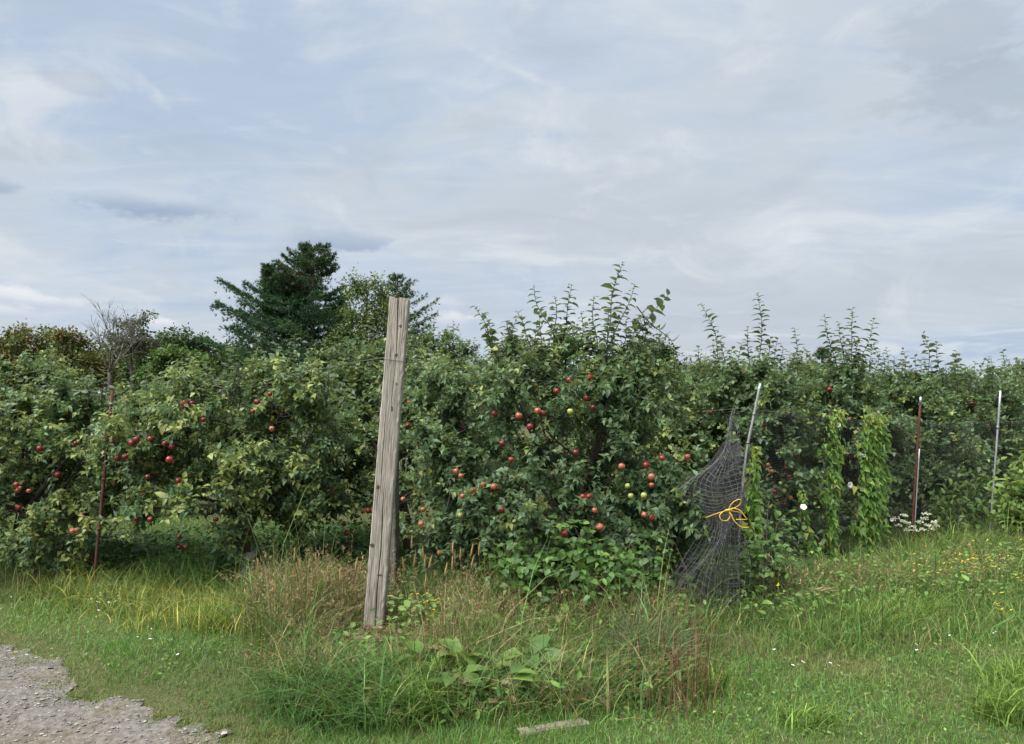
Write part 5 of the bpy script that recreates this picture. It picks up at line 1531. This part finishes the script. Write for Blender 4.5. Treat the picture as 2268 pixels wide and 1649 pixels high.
def flower_scatter(name, label, polys, mat, zlo, zhi, r0, seed):
    rng = np.random.default_rng(seed); Vs, Fs, n0 = [], [], 0
    for poly, n in polys:
        x_, y_ = zone_pts(poly, n, rng, .05)
        for a, b in zip(x_, y_):
            p = np.array([a, b, float(gz(a, b)) + rng.uniform(zlo, zhi)]); r_ = r0 * rng.uniform(.7, 1.3)
            t = rng.normal(0, .35, 2)
            for k in range(5):
                an = k * 1.2566 + t[0]
                e1 = np.array([math.cos(an - .45), math.sin(an - .45), .25 + t[0] * math.cos(an)]); e2 = np.array([math.cos(an + .45), math.sin(an + .45), .25 + t[0] * math.cos(an)])
                Vs += [p, p + e1 * r_, p + e2 * r_]; Fs.append((n0, n0 + 1, n0 + 2)); n0 += 3
            STEMS.append(np.array([[a, b, 0.], [a + .004, b, p[2] * .5], p]))
    o = mesh(name, np.array(Vs), np.array(Fs), mat, smooth=False, kind='stuff'); o['label'] = label
    return o


flower_scatter('yellow_wildflowers', 'tiny yellow wildflowers dotted in the grass', [([(2000, 1270), (2268, 1245), (2268, 1330), (2030, 1340)], 85), ([(2110, 1290), (2180, 1285), (2180, 1310), (2110, 1312)], 30), ([(1620, 1330), (1740, 1320), (1740, 1370), (1640, 1370)], 14),
               ([(930, 1400), (1000, 1395), (1000, 1430), (940, 1430)], 26), ([(2180, 1400), (2240, 1390), (2240, 1420), (2190, 1420)], 8)], M_YELLOW, .14, .30, .010, 511)
flower_scatter('white_wildflowers', 'small white clover and daisy heads in the grass', [([(180, 1340), (300, 1360), (290, 1385), (190, 1370)], 12), ([(570, 1400), (720, 1400), (720, 1450), (590, 1440)], 16), ([(1150, 1390), (1400, 1370), (1400, 1420), (1150, 1430)], 12),
               ([(200, 1400), (420, 1430), (420, 1500), (250, 1480)], 4), ([(1700, 1450), (2200, 1400), (2200, 1500), (1700, 1520)], 10)], M_WHITE, .05, .14, .009, 513)

V, F = tubes(np.array(STEMS), np.full((len(STEMS), 3), .0011), 3)
o = mesh('wildflower_stems', V, F, M_DRY, col=np.array([[.10, .16, .045]]), kind='stuff'); o['label'] = 'thin green stems of the small wildflowers'
# ------------------------------------------------------------------ foxtail stalks
V, F = tubes(spline([(0, 0, 0), (.01, 0, .5), (.05, 0, 1.0)], 9), np.linspace(.0016, .0009, 9), 4); ME_STEM = mesh_data('stem', V, F, M_DRY, np.array([[.26, .24, .10]]))
hq = spline([(.05, 0, 1.0), (.058, 0, 1.05), (.066, 0, 1.10)], 9)
rngf = np.random.default_rng(620)
bz = []
for k in range(120):
    t = rngf.random(); i0 = min(int(t * 8), 7); p = hq[i0] + (hq[i0 + 1] - hq[i0]) * (t * 8 - i0)
    dv = nrm(np.array([rngf.normal(0, .7), rngf.normal(0, .7), .7])); sd = nrm(np.cross(dv, rngf.normal(size=3)))
    bz.append(np.array([p - sd * .0012, p + sd * .0012, p + dv * .014]))
core = tubes(hq, np.array([.001, .004, .0055, .006, .006, .0058, .005, .004, .001]), 7)
V, F = join([core, (np.array(bz).reshape(-1, 3), np.arange(360).reshape(-1, 3))]); ME_HEAD = mesh_data('seed_head', V, F, M_FOX)
FOX = [(598, 1258, 1375), (676, 1237, 1370), (694, 1262, 1375), (722, 1245, 1372), (655, 1282, 1380), (742, 1265, 1375), (782, 1258, 1380), (890, 1262, 1385), (906, 1245, 1380), (921, 1255, 1385), (935, 1205, 1380), (944, 1252, 1380), (966, 1250, 1385),
       (982, 1235, 1375), (1012, 1220, 1375), (1019, 1226, 1378), (1031, 1255, 1380), (1043, 1222, 1375), (1049, 1250, 1382), (1061, 1215, 1372), (1218, 1240, 1370), (800, 1290, 1385), (868, 1275, 1390), (632, 1300, 1390), (712, 1300, 1390), (860, 1300, 1395), (1000, 1275, 1390), (950, 1290, 1392)]
for (vx, vt, vb) in FOX:
    b = G(vx + rngf.normal(-12, 6), vb + 6); t = P(vx, vt, float(b[1])); Ht = float(t[2] - b[2])
    root = thing('foxtail_stalk', 'tan foxtail grass stalk with a bristly head above the tall grass', 'grass stalk', b, 'foxtail stalks round the wooden post')
    dx = (t[0] - b[0]) / Ht
    z = nrm(np.array([dx, 0, 1.]))
    a = rngf.uniform(0, 6.28)
    sc = Ht / 1.09
    Rt = Matrix.Translation(Vector(b)) @ Matrix(((1, 0, dx, 0), (0, 1, 0, 0), (0, 0, 1, 0), (0, 0, 0, 1))) @ Matrix.Rotation(a, 4, 'Z') @ Matrix.Diagonal((1, 1, sc, 1))
    link('stem', ME_STEM, root, Rt)
    Rh = Matrix.Translation(Vector((0, 0, float(1.0 * (sc - .9))))) 
    Rt2 = Matrix.Translation(Vector((b[0] + dx * (1.0 * sc), b[1], b[2] + sc))) @ Matrix(((1, 0, dx, 0), (0, 1, 0, 0), (0, 0, 1, 0), (0, 0, 0, 1))) @ Matrix.Rotation(a, 4, 'Z') @ Matrix.Translation(Vector((0, 0, -1.0)))
    link('seed_head', ME_HEAD, root, Rt2)

# ------------------------------------------------------------------ broad-leaved dock
V_DOCK = leaf_variants('leaf', [(.115, .20, .045), (.145, .235, .055), (.085, .155, .042), (.19, .235, .08), (.22, .17, .09)], M_LEAF, W=.64, fold=(.2, .5), curl=(.1, .5), seed=8)
for lb, vx, vy, n_, L_ in [
        ('dock plant with one large upright rounded leaf in the tall grass', 1010, 1520, 11, .20), ('dock plant with pale broad leaves beside the upright leaf', 940, 1530, 9, .17), ('dock plant with broad leaves furthest into the brown stalks', 1175, 1520, 10, .18),
        ('dock plant with insect eaten leaves low in the middle of the weeds', 1080, 1550, 10, .18), ('small dock plant with curled leaves at the near edge of the weeds', 1120, 1580, 8, .13), ('dock plant with drooping leaves half buried in grass', 1010, 1575, 9, .16)]:
    b = G(vx, vy)
    root = thing('dock_plant', lb, 'weed', b, 'dock plants in the weeds')
    for k in range(n_):
        a = k * 2.4 + rngf.normal(0, .3); e = rngf.uniform(.5, 1.2)
        dv = np.array([math.cos(a), math.sin(a), e]); L = L_ * .92 * rngf.uniform(.7, 1.15)
        o_ = b + np.array([math.cos(a), math.sin(a), 0]) * .05 + np.array([0, 0, rngf.uniform(.09, .20)])
        q = spline([b, (b + o_) / 2 + (0, 0, .03), o_], 5)
        V, F = tubes(q, np.full(5, .0026), 4)
        st = mesh('leaf_stalk', V, F, M_DRY, root, np.array([[.14, .10, .05]]))
        dv[2] -= rngf.uniform(.2, .9)
        link('leaf', V_DOCK[rngf.choice(5, p=[.3, .25, .25, .14, .06])], root, place(o_, dv, np.array([0, 0, 1.]) + rngf.normal(0, .25, 3) - nrm(dv) * .2, L))
    if L_ == .20:
        link('leaf', V_DOCK[1], root, place(b + np.array([0, -.02, .16]), np.array([0, .1, 1.]), np.array([.1, -1., .3]), .125))

# ------------------------------------------------------------------ brambles
V_BRAM = leaf_variants('leaf', [(.075, .155, .035), (.095, .185, .042), (.12, .215, .052), (.06, .125, .034), (.165, .235, .06)], M_LEAF, W=.72, fold=(.1, .4), curl=(.05, .3), seed=9)


def bramble(label, base, ends, n_leaf, L_, seed, cane_mat=M_TWIG, mass=0):
    rng = np.random.default_rng(seed)
    root = thing('bramble', label, 'bramble', base, 'brambles along the orchard edge')
    for e in ends:
        e = np.array(e); top = (base + e) / 2; top[2] = max(e[2], .25) + .22
        q = spline([base + rng.normal(0, .04, 3) * (1, 1, 0), top * .6 + base * .4 + (0, 0, .12), top, e], 16)
        V, F = tubes(q, np.linspace(.005, .002, 16), 5)
        cane = mesh('cane', V, F, cane_mat, root)
        per = n_leaf // len(ends) // 3
        for k in range(per):
            t = rng.uniform(.15, 1.0) * 14.99; i = int(t); p = q[i] + (q[i + 1] - q[i]) * (t - i)
            a = rng.uniform(0, 6.28); s_ = np.array([math.cos(a), math.sin(a) - .3, rng.normal(.15, .3)]); s_ = nrm(s_)
            hub = p + s_ * rng.uniform(.04, .12)
            nn = np.array([0, -.25, 1.]) + rng.normal(0, .3, 3)
            for j, an in enumerate((0, 1.25, -1.25)):
                c, s2 = math.cos(an), math.sin(an)
                d = np.array([s_[0] * c - s_[1] * s2, s_[0] * s2 + s_[1] * c, s_[2] - .15])
                link('leaf', V_BRAM[rng.choice(5, p=[.28, .27, .2, .15, .1])], cane, place(hub, d, nn, L_ * rng.uniform(.8, 1.15) * (1 if j == 0 else .85)))
    if mass:
        n = mass; tips = np.array(ends); i = rng.integers(0, len(tips), n); t = rng.uniform(.25, 1.05, n)[:, None]
        pos = base * (1 - t) + tips[i] * t + rng.normal(0, .09, (n, 3)); pos[:, 2] = np.maximum(pos[:, 2] + .18 * np.sin(np.pi * t[:, 0].clip(0, 1)), .04)
        dv = rng.normal(0, 1, (n, 3)) + np.array([0, -.5, -.2]); nn = np.array([0, -.3, 1.]) + rng.normal(0, .35, (n, 3)); L = L_ * .85 * np.exp(rng.normal(0, .25, n))
        V, F = leaves(pos, dv, nn, L, L * .66, .25, .25)
        c = mesh('foliage', V, F, M_LEAF, root, np.repeat(palette([(.075, .155, .035), (.095, .185, .042), (.06, .125, .034)], [1, 1, 1], n, rng), 8, 0)); c['kind'] = 'stuff'
    return root


bramble('large bramble patch with broad leaves at the foot of the large apple tree', G(1240, 1375), [P(1090, 1255, 5.5), P(1130, 1225, 5.7), P(1180, 1215, 5.8), P(1240, 1225, 5.7), P(1300, 1235, 5.6), P(1350, 1255, 5.6), P(1400, 1285, 5.5), P(1200, 1270, 5.45), P(1290, 1285, 5.4), P(1140, 1290, 5.4), P(1360, 1310, 5.4)], 297, .068, 701, mass=1500)
bramble('bramble with arching pale cane beside the bundled net', G(1440, 1365), [P(1350, 1270, 5.9), P(1400, 1300, 5.8), P(1445, 1335, 5.7), P(1420, 1260, 5.9)], 90, .062, 703, M_DEADW, mass=350)
bramble('bramble sprays climbing in front of the net beside the bundle', G(1690, 1345), [P(1640, 1240, 6.2), P(1600, 1290, 6.2), P(1720, 1160, 6.6), P(1770, 1200, 6.6), P(1790, 1240, 6.6), P(1700, 1230, 6.4), P(1640, 1300, 6.2), P(1750, 1290, 6.4)], 210, .062, 705, mass=350)
bramble('low bramble in the dark under the large apple tree', G(1130, 1335), [P(1080, 1290, 6.3), P(1040, 1300, 6.2), P(1160, 1300, 6.2)], 72, .06, 707)


# ------------------------------------------------------------------ leafy shrubs by the far pole
def shrub(label, vx, vy, d, spots, n, L_, cols, seed):
    rng = np.random.default_rng(seed)
    b = G(vx, vy)
    root = thing('leafy_shrub', label, 'shrub', b)
    tips = np.array([P(a, c, d + rng.normal(0, .15)) for a, c in spots])
    q = np.stack([np.repeat(b[None], len(tips), 0) + rng.normal(0, .04, (len(tips), 3)) * (1, 1, 0), (tips + b) / 2 + (0, 0, .1), tips], 1)
    V, F = tubes(q, np.array([.007, .005, .002])[None].repeat(len(tips), 0), 4); mesh('stems', V, F, M_TWIG, root)
    i = rng.integers(0, len(tips), n); t = rng.uniform(.35, 1.05, n)[:, None]
    pos = b * (1 - t) + tips[i] * t + rng.normal(0, .10, (n, 3)); pos[:, 2] = np.maximum(pos[:, 2], .05)
    dv = rng.normal(0, 1, (n, 3)) + np.array([0, -.4, -.1]); nn = np.array([0, -.2, 1.]) + rng.normal(0, .35, (n, 3))
    L = L_ * np.exp(rng.normal(0, .2, n))
    V, F = leaves(pos, dv, nn, L, L * .45, .25, .3)
    c = mesh('foliage', V, F, M_LEAF, root, np.repeat(palette(cols, [1] * len(cols), n, rng), 8, 0)); c['kind'] = 'stuff'


shrub('bright green leafy shrub at the far end of the fence', 2278, 1214, 8.6, [(2232, 1110), (2240, 1060), (2256, 1020), (2272, 1080), (2285, 1000), (2244, 1120), (2262, 1150), (2236, 1160), (2310, 1060), (2330, 1120)], 1500, .085, [(.11, .19, .04), (.14, .22, .045), (.085, .15, .035), (.18, .23, .055)], 801)
shrub('green leafy shrub behind the net between paired rod and straight pole', 2110, 1200, 9.3, [(2080, 1100), (2110, 1080), (2140, 1100), (2160, 1060), (2100, 1140), (2150, 1150), (2070, 1150)], 900, .08, [(.09, .165, .04), (.11, .185, .045), (.075, .14, .04)], 803)
shrub('dark low shrub under the fence at the narrow vine column', 1790, 1235, 8.3, [(1760, 1140), (1790, 1130), (1820, 1150), (1740, 1180), (1850, 1180), (1870, 1150), (1700, 1190)], 900, .065, [(.07, .12, .055), (.085, .14, .065), (.06, .10, .045)], 805)
shrub('dark leafy growth at the foot of the bundled net', 1480, 1330, 6.6, [(1420, 1240), (1460, 1230), (1500, 1250), (1400, 1280), (1530, 1280), (1450, 1280)], 900, .06, [(.065, .13, .035), (.085, .16, .04)], 807)

# white flat flower heads at the paired rod
b = G(2040, 1205)
root = thing('white_umbel_plant', 'wild plant with flat clusters of creamy white flowers at the paired rod', 'wildflower', b)
for (vx, vy) in [(1985, 1150), (1998, 1156), (2008, 1160), (1990, 1165), (2020, 1168), (2035, 1158), (2048, 1150), (2055, 1165), (2068, 1158), (2028, 1176), (2044, 1174), (2062, 1172), (2010, 1175), (2076, 1166), (2003, 1143), (2052, 1140)]:
    p = P(vx, vy, float(b[1]) - .12)
    q = spline([b + rngf.normal(0, .03, 3) * (1, 1, 0), (b + p) / 2 + (0, 0, .03), p], 7)
    V, F = tubes(q, np.linspace(.0028, .0014, 7), 4); st = mesh('stem', V, F, M_DRY, root, np.array([[.11, .17, .05]]))
    n_ = 34; a = rngf.uniform(0, 6.28, n_); r_ = .042 * np.sqrt(rngf.random(n_))
    pos = p + np.stack([r_ * np.cos(a), r_ * np.sin(a) * .8, rngf.normal(0, .006, n_) + .01 - r_ * .15], -1)
    V, F = leaves2(pos, rngf.normal(0, 1, (n_, 3)) + (0, 0, .3), np.array([0, -.4, 1.]) + rngf.normal(0, .3, (n_, 3)), .018, .016)
    mesh('flower_head', V, F, M_CREAM, st, smooth=False)

# plume of dry grass bent over in the lawn
b = G(1740, 1330)
root = thing('dry_grass_plume', 'pale dry grass plume bent over at the net', 'grass stalk', b)
q = spline([b, P(1760, 1316, float(b[1]) - .1), P(1795, 1308, float(b[1]) - .2), P(1830, 1306, float(b[1]) - .25)], 12)
V, F = tubes(q, np.linspace(.002, .001, 12), 4); mesh('stem', V, F, M_DRY, root, np.array([[.36, .30, .17]]))
i = rngf.integers(3, 12, 110); dv = np.array([.9, -.3, .15]) + rngf.normal(0, .22, (110, 3))
V, F = leaves2(q[i], dv, rngf.normal(size=(110, 3)), .09 * rngf.uniform(.5, 1.2, 110), .004)
mesh('plume', V, F, M_DRY, root, np.array([[.42, .35, .21]]))

# board lying in the lawn
a_, b_ = G(1148, 1640), G(1296, 1611)
root = thing('wooden_board', 'weathered grey board lying half sunk in the lawn', 'board', (a_ + b_) / 2)
L = float(np.linalg.norm(b_ - a_)); V, F = timber(.07, .03, L, 17, crack=False, n=24)
z = nrm((b_ - a_)[None])[0]; x = nrm(np.cross(z, [0, 0, 1.])[None])[0]; y = np.cross(z, x)
Mb = Matrix(((x[0], y[0], z[0], a_[0]), (x[1], y[1], z[1], a_[1]), (x[2], y[2], z[2], a_[2] + .010), (0, 0, 0, 1)))
link('plank', mesh_data('plank', V, F, wood_mat('board_wood', (.13, .11, .085), (.31, .275, .22), (.25, .21, .155)), smooth=False), root, Mb)

# fallen apples on bare ground
for (vx, vy, me, lb) in [(152, 1268, A_ROSE, 'rosy fallen apple on bare soil beneath the tree'), (196, 1264, A_DARK, 'dark fallen apple on bare soil nearer the rusty rod')]:
    b = G(vx, vy)
    o = link('fallen_apple', me, None, Matrix.Translation(Vector((b[0], b[1], b[2] + .075))) @ Matrix.Rotation(1.1, 4, 'X') @ Matrix.Scale(.04, 4))
    tag(o, lb, 'apple', 'fallen apples')
